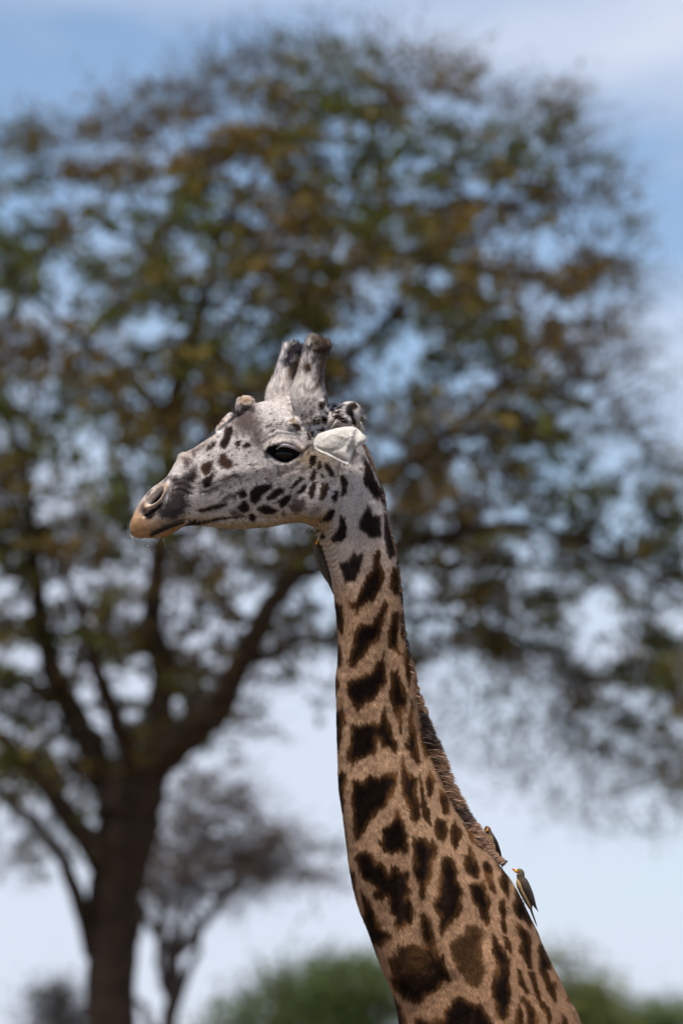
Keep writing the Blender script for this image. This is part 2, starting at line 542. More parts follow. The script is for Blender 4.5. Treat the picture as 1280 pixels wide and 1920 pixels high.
# fine drooping twigs that fringe the crown
tl = []
for x0, x1, y0, y1, n, dx in ((780, 1300, 1270, 1480, 190, 80), (980, 1290, 1440, 1570, 90, 60), (-60, 240, 1560, 1640, 60, 20)):
    for _ in range(n):
        x, y = rng.uniform(x0, x1), rng.uniform(y0, y1)
        if poly_sd(np.array([[x, y]]), crown_poly)[0] < -130: continue
        z = rng.uniform(-1.2, 1.2); L_ = rng.uniform(5, 55)
        tl.append(catmull([[*at(x, y - 60, TD + z), .006], [*at(x + rng.normal() * dx * .5, y, TD + z), .005], [*at(x + rng.normal() * dx, y + L_, TD + z + .2), .003]], 3))
for _ in range(1000):      # upper fringe
    k = rng.integers(0, 21); a, b = np.array(crown_poly[k]), np.array(crown_poly[k + 1])
    p = a + (b - a) * rng.uniform(); cdir = p - np.array([560, 900]); cdir = cdir / np.linalg.norm(cdir)
    p = p - cdir * rng.uniform(0, 70); z = rng.uniform(-1.2, 1.2)
    e = p + cdir * rng.uniform(10, 85) + rng.normal(size=2) * np.array([46, 22])
    tl.append(catmull([[*at(*p, TD + z), .006], [*at(*((p + e) / 2 + rng.normal(size=2) * 6), TD + z), .005], [*at(*e, TD + z), .003]], 3))
v, f = twig_mesh(tl, 3)
obj('fringe_twigs', mesh_arrays('fringe_twigs', v, f), m_bark, tree)['kind'] = 'stuff'
fc = np.vstack([t[2:, :3] for t in tl]); fc = fc[rng.integers(0, len(fc), 8000)] + rng.normal(size=(8000, 3)) * .07
ft = olive * rng.uniform(.5, 1.2, (8000, 1))
obj('fringe_leaves', leaf_mesh(fc, np.full(8000, .075), ft, .2), m_leaf, tree)['kind'] = 'stuff'

# ---- other trees, all built the same way
def far_tree(name, label, D, trunks, blobs, n_cl, n_leaf, size, tints, r_cl, r_tip, bark, group=None, twigs=0):
    root = empty(name, at(trunks[0][0][0], 2300, D)); root.location.z = 0
    tag(root, label, 'tree', group)
    sk = []
    for i, t in enumerate(trunks):
        pl = wobble(branch_px(t, D), .35, int(D) + i); sk.append(pl)
        v, f = tube_mesh(pl, 8)
        obj('trunk' if i == 0 else 'limb', mesh_arrays('trunk', v, f), bark, root)
    sk = np.vstack(sk)
    w = np.array([b[2] * b[3] for b in blobs], float); w /= w.sum()
    C = []
    for _ in range(n_cl):
        b = blobs[rng.choice(len(blobs), p=w)]
        u = rng.normal(size=3); u *= rng.uniform(.3, 1) ** (1 / 2.) / np.linalg.norm(u)
        C.append(at(b[0] + u[0] * b[2], b[1] + u[1] * b[3], D + u[2] * b[2] * D / FPX))
    C = np.array(C)
    ln = grow(sk, C, r_tip)
    if twigs:
        for c in C:
            for _ in range(twigs):
                e = c + rng.normal(size=3) * r_cl * np.array([1.2, 1.2, .8])
                ln.append(np.column_stack([np.vstack([c, (c + e) / 2 + rng.normal(size=3) * .05 * r_cl, e]), [r_tip, r_tip * .7, r_tip * .4]]))
    v, f = twig_mesh(ln, 4)
    obj('branches', mesh_arrays('branches', v, f), bark, root)['kind'] = 'stuff'
    if n_leaf:
        lc, lt = [], []
        for c in C:
            lc.append(c + rng.normal(size=(n_leaf, 3)) * r_cl * np.array([1, 1, .6]))
            t = tints[rng.integers(len(tints))]
            lt.append(np.array(t) * rng.uniform(.7, 1.3) * rng.uniform(.7, 1.3, (n_leaf, 1)))
        lc, lt = np.vstack(lc), np.vstack(lt)
        obj('crown', leaf_mesh(lc, np.full(len(lc), size), lt), m_leaf, root)
    return root

greens = [(.075, .12, .035), (.10, .135, .035), (.085, .10, .055)]
far_tree('thorn_tree', 'smaller thin bare thorn tree leaning beside the big trunk', 92,
         [[(322, 2420, 0, 20), (318, 2100, 0, 17), (318, 1930, 0, 16), (328, 1800, 0, 15), (335, 1740, 0, 12)],
          [(328, 1800, 0, 12), (285, 1740, 0, 9), (262, 1690, .3, 6), (240, 1640, .5, 4)],
          [(333, 1790, 0, 11), (385, 1730, 0, 9), (440, 1660, -.3, 7), (500, 1600, -.5, 4)],
          [(335, 1745, 0, 8), (345, 1670, .3, 7), (370, 1590, .5, 5), (420, 1520, .6, 3)],
          [(300, 1960, 0, 10), (275, 1900, 0, 8), (250, 1870, .3, 5)], [(322, 1900, 0, 9), (352, 1830, .2, 8), (372, 1770, .3, 7), (362, 1700, .4, 5), (385, 1640, .5, 3)],
          [(318, 1870, 0, 9), (296, 1800, -.2, 7), (306, 1730, -.3, 6), (290, 1650, -.3, 5), (305, 1570, -.3, 3)], [(360, 1758, 0, 7), (410, 1690, -.2, 5), (420, 1620, -.2, 4), (470, 1560, -.3, 2)]],
         [(410, 1630, 110, 85), (320, 1610, 70, 110), (500, 1585, 80, 60), (400, 1510, 80, 60), (285, 1690, 40, 60), (600, 1620, 70, 50)],
         150, 14, .10, [(.10, .07, .045), (.085, .075, .04)], .36, .011, m_bark_far, twigs=9)
far_tree('round_tree', 'distant round bushy green tree low down behind the giraffe neck', 165,
         [[(590, 2320, 0, 20), (588, 2100, 0, 15), (592, 1930, 0, 11), (600, 1850, 0, 6)]],
         [(575, 1862, 105, 72), (640, 1850, 105, 68), (500, 1900, 80, 60), (680, 1920, 90, 90), (590, 1960, 140, 70), (430, 1950, 60, 40), (720, 1860, 60, 60)],
         230, 75, .2, greens, .55, .025, m_bark_far)
far_tree('bush_tree', 'distant yellowish green bushy tree right of the giraffe shoulder', 150,
         [[(1055, 2320, 0, 10), (1058, 2050, 0, 8), (1062, 1860, 0, 5), (1062, 1810, 0, 3)]],
         [(1060, 1805, 28, 26), (1090, 1880, 40, 40), (1055, 1900, 55, 40), (1110, 1930, 50, 40)],
         80, 80, .18, [(.13, .15, .045), (.11, .13, .045)], .55, .015, m_bark_far, twigs=2)
far_tree('low_tree', 'low dark green distant tree at the bottom right edge', 210,
         [[(1215, 2300, 0, 12), (1213, 2050, 0, 9), (1210, 1930, 0, 6)]],
         [(1190, 1915, 70, 30), (1260, 1905, 70, 30), (1140, 1940, 50, 25), (1230, 1960, 120, 40)],
         90, 80, .22, greens, .6, .02, m_bark_far)
far_tree('bare_bush', 'small dark distant scrub tree left of the big trunk', 130,
         [[(125, 2330, 0, 9), (122, 2050, 0, 7), (118, 1920, 0, 5), (112, 1870, 0, 3)]],
         [(112, 1860, 22, 18), (88, 1888, 28, 18), (135, 1895, 30, 22), (120, 1940, 60, 30)],
         55, 60, .14, [(.045, .045, .04), (.05, .045, .04)], .38, .012, m_bark_far, twigs=3)

# ================================================================== the giraffe
# coat patches of the near side and a painted edge shadow, in the giraffe's own frame: (kind, softness, outline)
# kinds: D dark patch with browner rim, B brown patch, H dark head spot, G grey brown faded spot, K black skin, T brown tinge
PATCHES = [
 # ---- head
 ('G', 3, [(341,859),(348,857),(359,861),(358,868),(354,878),(346,876)]),
 ('B', 2, [(379,871),(387,869),(399,864),(396,877),(394,889),(384,892),(379,885),(376,882)]),
 ('H', 3, [(380,899),(391,891),(400,884),(401,892),(397,902),(395,911),(386,915),(380,912),(377,906)]),
 ('B', 3, [(410,855),(421,850),(425,859),(431,862),(436,866),(436,874),(428,880),(414,878),(408,868)]),
 ('H', 3, [(422,801),(436,800),(437,810),(431,827),(420,841),(411,837),(412,829),(419,819)]),
 ('H', 3, [(387,841),(395,829),(405,828),(404,837),(396,842),(388,846)]),
 ('H', 1.5, [(438,832),(444,827),(451,827),(449,834),(443,838)]),
 ('H', 1.5, [(455,836),(463,830),(470,834),(467,838),(458,840)]),
 ('G', 13, [(441,768),(470,764),(481,775),(484,800),(488,832),(478,828),(468,812),(455,815),(440,808),(430,795)]),
 ('M', 5, [(444,762),(476,760),(482,772),(470,778),(452,776)]),
 ('G', 5, [(357,848),(372,838),(386,830),(384,838),(370,848),(362,856)]),
 # dark skin round the nostril
 ('M', 7, [(318,897),(338,893),(352,882),(366,874),(369,893),(363,905),(364,920),(352,935),(354,950),(345,966),(334,978),(316,976),(302,975),(292,968),(290,958),(304,946),(313,934),(318,922),(322,908)]),
 ('M', 4, [(277,926),(287,915),(301,907),(313,893),(320,893),(312,905),(296,910),(286,918),(279,930)]),
 ('H', 3, [(270,963),(288,953),(304,943),(304,950),(296,958),(285,972),(274,974)]),
 ('H', 2.5, [(340,900),(352,893),(365,880),(368,893),(362,905),(350,902)]),
 ('G', 4, [(283,994),(300,986),(322,977),(342,970),(344,976),(320,986),(300,996),(285,1002)]),
 ('G', 3, [(262,948),(268,944),(276,956),(270,964),(262,960)]),
 # cheek stripes
 ('G', 2.5, [(409,902),(425,896),(444,889),(446,893),(432,899),(412,905)]),
 ('G', 3.5, [(380,922),(402,913),(424,904),(428,908),(408,918),(384,927)]),
 ('G', 3, [(416,938),(420,928),(432,924),(442,928),(440,934),(428,935),(418,942)]),
 ('H', 2, [(369,958),(378,955),(394,950),(412,945),(424,944),(424,948),(408,953),(392,958),(376,960)]),
 ('G', 3, [(390,952),(408,949),(404,957),(394,958)]),
 ('H', 2, [(346,986),(356,977),(367,975),(368,979),(392,975),(404,971),(425,969),(446,968),(446,971),(426,973),(405,976),(392,979),(366,984),(352,987)]),
 ('H', 1.5, [(441,924),(450,920),(454,914),(460,921),(463,926),(458,934),(450,934),(448,928)]),
 ('H', 2, [(445,950),(452,941),(460,938),(466,948),(465,958),(455,962),(445,958)]),
 ('G', 3, [(430,958),(440,955),(452,962),(460,968),(445,971),(430,968)]),
 ('H', 2, [(467,920),(477,912),(490,910),(507,908),(510,912),(502,920),(492,925),(487,937),(476,946),(469,940),(466,930)]),
 ('H', 1.5, [(499,934),(510,921),(520,916),(532,915),(530,924),(515,934),(502,938)]),
 ('H', 1.5, [(512,944),(525,936),(537,929),(544,930),(542,937),(535,946),(527,952),(523,949),(521,943)]),
 ('H', 1.5, [(479,955),(486,949),(495,947),(505,950),(520,957),(510,964),(494,964)]),
 ('H', 2.5, [(465,964),(474,962),(480,969),(477,977),(467,975)]),
 ('G', 3, [(526,960),(533,957),(536,966),(530,968)]),
 ('G', 2, [(540,950),(552,937),(570,934),(572,948),(567,959),(558,962),(545,957)]),
 ('F', 3, [(577,960),(585,950),(602,950),(598,962),(590,968),(580,969)]),
 ('H', 1.5, [(542,915),(552,904),(562,894),(569,897),(560,906),(546,917)]),
 ('H', 1.5, [(554,924),(562,915),(572,906),(574,911),(570,921),(562,925),(555,927)]),
 ('F', 3, [(531,904),(545,890),(550,889),(544,899),(535,905)]),
 ('H', 1.5, [(579,899),(581,889),(589,880),(590,889),(587,901),(584,904)]),
 ('H', 1.5, [(576,924),(579,914),(585,905),(591,904),(591,916),(587,930),(582,936),(577,930)]),
 ('H', 1.5, [(578,860),(582,855),(594,854),(592,860),(590,870),(580,875)]),
 ('H', 1.2, [(594,872),(596,865),(601,864),(601,875),(597,881),(594,880)]),
 ('H', 1.5, [(607,869),(611,867),(617,876),(622,884),(626,894),(619,894),(614,885),(608,877)]),
 ('H', 1.2, [(600,890),(609,894),(606,896),(602,894)]),
 ('B', 1.8, [(602,906),(615,906),(616,912),(612,925),(605,939),(597,936),(600,922)]),
 ('H', 1.5, [(621,930),(625,922),(630,920),(633,925),(631,935),(626,942),(622,936)]),
 ('H', 1.8, [(636,891),(644,891),(649,899),(652,906),(649,911),(647,927),(638,931),(639,917)]),
 ('F', 3, [(561,879),(567,872),(570,880),(565,887)]),
 ('H', 1.8, [(600,979),(610,965),(614,956),(627,956),(626,964),(620,974),(614,979),(606,977)]),
 ('H', 1.8, [(619,1011),(628,996),(637,986),(636,966),(644,968),(650,988),(649,1007),(639,1016),(625,1018)]),
 ('H', 1.5, [(599,1005),(606,999),(610,1008),(603,1012)]),
 ('H', 1.5, [(593,993),(597,992),(598,997),(594,998)]),
 ('H', 1.2, [(601,781),(610,781),(611,792),(607,796),(603,790)]),
 ('H', 1.2, [(594,807),(606,801),(607,807),(601,811)]),
 ('H', 1.2, [(586,789),(591,780),(589,797)]),
 ('H', 1.2, [(594,782),(598,781),(597,794),(594,795)]),
 ('G', 2.5, [(579,771),(586,769),(585,777),(581,786)]),
 ('H', 1.2, [(607,771),(616,775),(612,778)]),
 ('H', 1, [(606,747),(608,746),(608,761),(606,761)]),
 ('H', 1, [(611,748),(613,752),(614,763),(612,763)]),
 ('K', 1.5, [(582,834),(587,830),(590,845),(584,846)]),
 ('H', 1, [(575,811),(577,810),(580,825),(578,822)]),
 ('H', 1, [(582,812),(586,810),(587,820),(583,820)]),
 ('B', 2, [(546,796),(557,793),(561,800),(564,809),(555,807)]),
 ('G', 2, [(497,799),(508,793),(507,798),(499,801)]),
 ('G', 1.5, [(516,796),(520,793),(520,798),(517,799)]),
 ('G', 1.5, [(524,793),(528,792),(527,798),(524,799)]),
 ('G', 1.5, [(506,809),(512,807),(511,811),(507,811)]),
 ('H', 1.2, [(622,761),(627,759),(630,762),(624,764)]),
 ('H', 1.2, [(631,766),(638,762),(640,765),(633,768)]),
 ('H', 1.2, [(618,769),(624,768),(628,772),(621,773)]),
 ('H', 1.2, [(628,774),(636,771),(637,775),(630,777)]),
 ('H', 1.2, [(624,781),(632,779),(644,784),(640,787),(628,785)]),
 ('H', 1.2, [(636,788),(648,788),(652,793),(641,793)]),
 ('H', 2, [(650,760),(658,754),(666,753),(670,762),(662,768),(662,780),(668,790),(666,797),(657,790),(655,782),(647,772)]),
 ('H', 1.5, [(678,780),(681,783),(679,792),(674,802),(674,793)]),
 ('H', 1.5, [(680,832),(684,831),(697,862),(712,900),(714,908),(704,890),(692,864)]),
 ('H', 2, [(680,852),(685,862),(693,872),(701,892),(712,915),(719,937),(720,946),(716,940),(711,931),(708,938),(700,930),(690,915),(683,908),(681,895),(682,875)]),
 ('K', 2.2, [(495,849),(501,839),(512,834),(521,832),(524,838),(545,837),(560,846),(567,846),(561,856),(550,865),(537,870),(524,869),(514,861),(504,854)]),
 # ---- ossicones
 ('C', 4, [(540,690),(548,678),(556,668),(562,672),(560,692),(553,712),(546,718),(538,708)]),
 ('Y', 4, [(545,640),(556,636),(566,640),(570,650),(564,668),(552,668),(546,690),(532,690),(526,678),(536,655)]),
 ('C', 9, [(584,634),(600,628),(612,632),(622,645),(617,664),(608,682),(596,676),(588,660)]),
 ('B', 2.5, [(569,690),(574,684),(581,686),(583,694),(580,704),(573,703),(569,698)]),
 ('T', 6, [(600,672),(614,668),(610,690),(604,716),(600,730),(590,735),(590,712),(596,690)]),
 ('B', 1.5, [(596,755),(602,754),(605,759),(604,766),(599,768),(596,763)]),
 # ---- neck
 ('H', 4, [(673,977),(682,960),(689,946),(698,964),(715,965),(714,1006),(694,1008),(686,999),(674,991)]),
 ('H', 2, [(720,960),(725,966),(728,991),(740,1014),(742,1039),(729,1050),(724,1031),(720,1006)]),
 ('H', 3, [(635,1055),(649,1052),(663,1035),(671,1041),(680,1035),(680,1047),(675,1069),(667,1090),(653,1090),(645,1099),(642,1079)]),
 ('D', 2.5, [(700,1040),(708,1027),(713,1032),(713,1054),(720,1069),(719,1094),(711,1107),(697,1129),(689,1127),(677,1136),(669,1152),(663,1144),(655,1140),(653,1127),(667,1127),(670,1113),(675,1100),(688,1077),(697,1068)]),
 ('D', 2, [(730,1077),(736,1062),(746,1063),(754,1085),(755,1119),(739,1115),(729,1104)]),
 ('D', 2, [(622,1124),(639,1132),(644,1151),(645,1173),(641,1187),(633,1175),(622,1143)]),
 ('D', 2.5, [(653,1250),(655,1220),(662,1207),(665,1181),(678,1168),(694,1167),(706,1151),(722,1123),(726,1129),(722,1161),(716,1176),(712,1200),(701,1209),(694,1210),(687,1226),(675,1236),(667,1246),(658,1251)]),
 ('D', 2, [(736,1143),(747,1142),(746,1182),(748,1223),(737,1221),(726,1212),(723,1200),(728,1182),(733,1164)]),
 ('D', 1.5, [(752,1151),(758,1156),(761,1195),(753,1204),(750,1190)]),
 ('D', 2, [(628,1202),(640,1210),(643,1245),(637,1257),(628,1229)]),
 ('D', 2.5, [(644,1273),(669,1271),(683,1260),(697,1257),(708,1237),(715,1235),(719,1220),(723,1239),(725,1279),(715,1290),(708,1303),(694,1315),(687,1320),(667,1334),(661,1325),(653,1309),(648,1292)]),
 ('D', 2, [(730,1254),(740,1253),(747,1248),(751,1264),(758,1284),(763,1304),(762,1323),(758,1331),(753,1328),(752,1375),(749,1375),(744,1345),(736,1334),(730,1312),(729,1299)]),
 ('D', 2, [(754,1228),(762,1214),(767,1220),(770,1253),(770,1285),(765,1288),(762,1275),(756,1245)]),
 ('D', 2, [(628,1255),(637,1286),(630,1303),(620,1286)]),
 ('D', 2.5, [(620,1335),(634,1328),(641,1317),(648,1336),(648,1348),(642,1370),(638,1412),(630,1400),(620,1362)]),
 ('D', 2.5, [(659,1356),(673,1361),(687,1353),(700,1348),(709,1355),(712,1339),(720,1323),(725,1345),(736,1369),(745,1397),(742,1412),(730,1401),(722,1400),(712,1403),(710,1385),(708,1403),(703,1415),(692,1415),(680,1425),(673,1425),(662,1437),(653,1431),(647,1416),(653,1397),(658,1375)]),
 ('D', 2, [(771,1309),(775,1328),(774,1350),(780,1362),(784,1394),(787,1428),(781,1430),(765,1409),(758,1397),(765,1378),(765,1352),(767,1331)]),
 ('D', 1.5, [(783,1353),(790,1369),(798,1394),(804,1414),(797,1423),(790,1409),(785,1378)]),
 ('D', 2.5, [(622,1441),(634,1450),(641,1439),(650,1453),(648,1470),(645,1487),(646,1527),(652,1596),(652,1603),(644,1580),(630,1495),(622,1471)]),
 ('D', 2.5, [(657,1460),(674,1459),(680,1463),(694,1451),(710,1457),(721,1445),(740,1449),(746,1443),(746,1468),(735,1493),(722,1513),(710,1520),(697,1540),(685,1556),(676,1574),(663,1582),(660,1549),(661,1527),(657,1502),(660,1481)]),
 ('D', 2.5, [(743,1507),(749,1523),(758,1541),(763,1565),(766,1596),(761,1601),(750,1596),(733,1603),(719,1596),(704,1577),(716,1573),(714,1554),(725,1546),(736,1537),(741,1521)]),
 ('D', 2.5, [(753,1415),(760,1436),(773,1453),(781,1456),(782,1492),(784,1491),(786,1515),(788,1540),(777,1543),(768,1534),(761,1510),(750,1488),(749,1455)]),
 ('D', 1.5, [(786,1452),(791,1463),(794,1487),(802,1510),(808,1548),(794,1540),(786,1510),(785,1479)]),
 ('D', 2, [(797,1452),(808,1443),(815,1463),(813,1479),(808,1499),(800,1493),(795,1471)]),
 ('D', 2, [(822,1477),(834,1488),(840,1509),(842,1524),(834,1530),(823,1521),(822,1499)]),
 ('D', 2, [(814,1538),(820,1531),(839,1535),(839,1556),(831,1580),(820,1571),(813,1554)]),
 ('D', 2, [(844,1549),(850,1535),(856,1548),(867,1560),(862,1580),(851,1592),(842,1580)]),
 ('D', 2, [(869,1546),(880,1555),(889,1574),(901,1585),(912,1599),(898,1591),(887,1582),(875,1568)]),
 ('D', 2.5, [(773,1568),(781,1573),(786,1568),(798,1570),(803,1584),(809,1573),(819,1588),(817,1604),(811,1619),(809,1644),(799,1662),(798,1684),(793,1691),(785,1684),(782,1659),(774,1637),(774,1600)]),
 ('D', 3, [(663,1606),(672,1598),(685,1591),(697,1598),(707,1612),(713,1613),(724,1624),(728,1636),(733,1621),(743,1623),(751,1631),(766,1632),(766,1651),(773,1669),(766,1680),(774,1694),(777,1709),(771,1733),(762,1733),(746,1742),(737,1731),(738,1719),(727,1708),(727,1694),(722,1682),(716,1689),(706,1689),(698,1675),(701,1662),(687,1653),(676,1647),(668,1626)]),
 ('D', 2, [(650,1626),(662,1634),(666,1667),(668,1680),(655,1660)]),
 ('D', 2.5, [(676,1669),(691,1687),(702,1705),(709,1725),(715,1739),(734,1750),(732,1759),(721,1766),(715,1776),(704,1772),(710,1800),(700,1795),(692,1770),(684,1748),(680,1722),(680,1694)]),
 ('D', 3, [(726,1792),(742,1788),(744,1769),(756,1772),(770,1765),(781,1771),(796,1774),(790,1756),(787,1733),(787,1712),(795,1709),(806,1722),(813,1748),(819,1780),(820,1796),(830,1789),(835,1810),(842,1824),(847,1837),(844,1844),(832,1838),(819,1859),(799,1869),(788,1879),(775,1880),(761,1876),(740,1858),(728,1831),(738,1832),(733,1819),(726,1807)]),
 ('D', 2.5, [(827,1603),(841,1602),(853,1614),(860,1633),(857,1648),(867,1669),(862,1682),(865,1703),(862,1717),(850,1724),(834,1743),(826,1753),(820,1731),(822,1719),(810,1696),(815,1679),(822,1648)]),
 ('D', 2, [(867,1599),(875,1598),(875,1581),(883,1588),(889,1604),(897,1627),(898,1633),(898,1648),(889,1646),(877,1641),(869,1629)]),
 ('D', 2.5, [(877,1657),(893,1653),(906,1648),(912,1669),(920,1691),(915,1710),(922,1724),(912,1736),(900,1722),(891,1701),(881,1686)]),
 ('D', 2, [(903,1615),(912,1611),(920,1617),(924,1633),(920,1645),(930,1672),(927,1677),(917,1667),(910,1648),(905,1629)]),
 ('D', 2, [(929,1615),(943,1619),(951,1634),(956,1655),(953,1676),(951,1682),(941,1669),(932,1648),(939,1638)]),
 ('D', 2, [(934,1689),(943,1684),(951,1703),(946,1724),(951,1743),(946,1751),(937,1741),(934,1727),(937,1717),(932,1703)]),
 ('D', 2, [(961,1662),(970,1663),(982,1686),(992,1706),(998,1729),(992,1739),(980,1725),(965,1718),(958,1698),(965,1682)]),
 ('D', 2, [(962,1730),(973,1730),(991,1744),(996,1765),(996,1813),(989,1816),(980,1803),(973,1785),(973,1765),(966,1748)]),
 ('B', 3, [(841,1768),(857,1755),(870,1748),(875,1732),(889,1730),(901,1737),(906,1755),(901,1775),(904,1800),(909,1817),(903,1840),(894,1853),(887,1848),(872,1842),(860,1821),(848,1799),(842,1775)]),
 ('D', 2, [(937,1751),(949,1755),(958,1765),(958,1786),(946,1775)]),
 ('D', 2.5, [(919,1748),(925,1746),(933,1760),(945,1783),(955,1799),(953,1805),(956,1842),(959,1870),(954,1899),(943,1917),(929,1903),(921,1870),(920,1850),(927,1817),(927,1801),(920,1787)]),
 ('D', 2.5, [(738,1866),(744,1875),(754,1889),(761,1909),(766,1940),(740,1940),(736,1890)]),
 ('D', 3, [(775,1906),(791,1904),(798,1909),(810,1910),(811,1899),(819,1907),(829,1906),(830,1890),(842,1885),(846,1873),(857,1864),(862,1866),(876,1874),(891,1880),(903,1878),(909,1895),(921,1915),(935,1945),(775,1945)]),
 ('D', 1.5, [(966,1813),(974,1815),(982,1836),(990,1858),(988,1866),(980,1860),(970,1840)]),
 ('D', 2, [(970,1862),(984,1868),(994,1878),(1006,1899),(1014,1930),(985,1930),(983,1890),(975,1878)]),
 ('D', 2, [(970,1882),(980,1897),(984,1930),(963,1930),(967,1900)]),
 ('D', 2, [(988,1821),(1000,1821),(1008,1846),(1012,1866),(1031,1890),(1035,1903),(1030,1925),(1019,1903),(1010,1888),(1000,1858)]),
 ('D', 2, [(1009,1752),(1019,1777),(1033,1801),(1033,1817),(1027,1819),(1031,1840),(1039,1840),(1043,1862),(1043,1878),(1035,1882),(1021,1852),(1008,1821),(1006,1797)]),
 ('D', 1.5, [(1042,1812),(1058,1850),(1066,1862),(1078,1883),(1063,1874),(1051,1846)]),
 ('D', 1.5, [(1051,1895),(1061,1911),(1064,1930),(1052,1918)]),
 ('D', 1.5, [(1042,1909),(1050,1920),(1050,1935),(1040,1935)]),
 ('D', 1.5, [(999,1716),(1006,1735),(1014,1757),(1006,1752)]),  # shadow along the back edge of the neck, painted in as a dark patch
]
KIND = {  # rim colour, core colour, depth over which rim turns to core
 'D': ((.080, .036, .013), (.0095, .0052, .0036), 13), 'B': ((.11, .055, .024), (.06, .030, .013), 16),
 'H': ((.050, .033, .027), (.017, .012, .0105), 7), 'G': ((.17, .135, .125), (.115, .09, .085), 8),
 'F': ((.30, .265, .25), (.24, .21, .20), 8), 'K': ((.012, .010, .010), (.008, .007, .008), 3),
 'M': ((.085, .068, .066), (.05, .04, .04), 10), 'T': ((.17, .125, .10), (.13, .09, .07), 8),
 'b': ((.080, .048, .034), (.046, .028, .020), 8),
 'C': ((.12, .088, .066), (.07, .05, .038), 12),
 'Y': ((.07, .06, .07), (.035, .03, .038), 8),
}
# base coat tints: (u, v, radius u, radius v, tilt deg, colour, strength)
HEADC, NECKC = np.array([.575, .525, .505]), np.array([.45, .28, .17])
TINTS = [
 (255, 990, 34, 30, 0, (.46, .255, .12), 1.0), (300, 990, 40, 18, -10, (.38, .215, .105), .95), (320, 1000, 30, 14, -30, (.33, .175, .08), .9), (250, 960, 16, 30, 20, (.50, .31, .17), .8),
 (480, 985, 90, 7, 0, (.36, .24, .13), .55), (560, 972, 50, 9, 0, (.40, .27, .14), .7), (600, 985, 26, 22, 30, (.38, .24, .11), .85), (615, 1010, 22, 22, 0, (.46, .34, .22), .5),
 (585, 862, 28, 22, 0, (.50, .36, .22), .6), (568, 855, 20, 20, 0, (.48, .33, .19), .5), (540, 885, 36, 10, -15, (.50, .38, .27), .35),
 (460, 750, 17, 10, 0, (.24, .15, .085), .95), (462, 762, 18, 6, 0, (.10, .08, .075), .7), (414, 790, 6, 18, 38, (.22, .13, .075), .85), (548, 790, 8, 5, 0, (.38, .26, .15), .9), (452, 926, 4, 3, 0, (.6, .5, .3), .8),
 (556, 692, 9, 18, 20, (.30, .20, .12), .55), (605, 650, 18, 16, 0, (.20, .145, .105), .6), (560, 640, 12, 8, 0, (.25, .18, .14), .7),
 (578, 660, 9, 30, 15, (.30, .29, .32), .5), (525, 680, 8, 34, 20, (.28, .28, .33), .5),
 (470, 800, 30, 26, 0, (.36, .30, .30), .5), (430, 895, 50, 8, -22, (.42, .34, .30), .35), (640, 800, 20, 12, 0, (.55, .46, .36), .5),
 (500, 830, 16, 14, 0, (.32, .26, .24), .5), (535, 822, 24, 7, 0, (.42, .35, .32), .5), (640, 950, 12, 36, 0, (.50, .42, .36), .3),
 (345, 855, 14, 12, 0, (.42, .33, .27), .6), (380, 834, 30, 6, -30, (.46, .36, .30), .5),
]
def lines_tint(P): return None

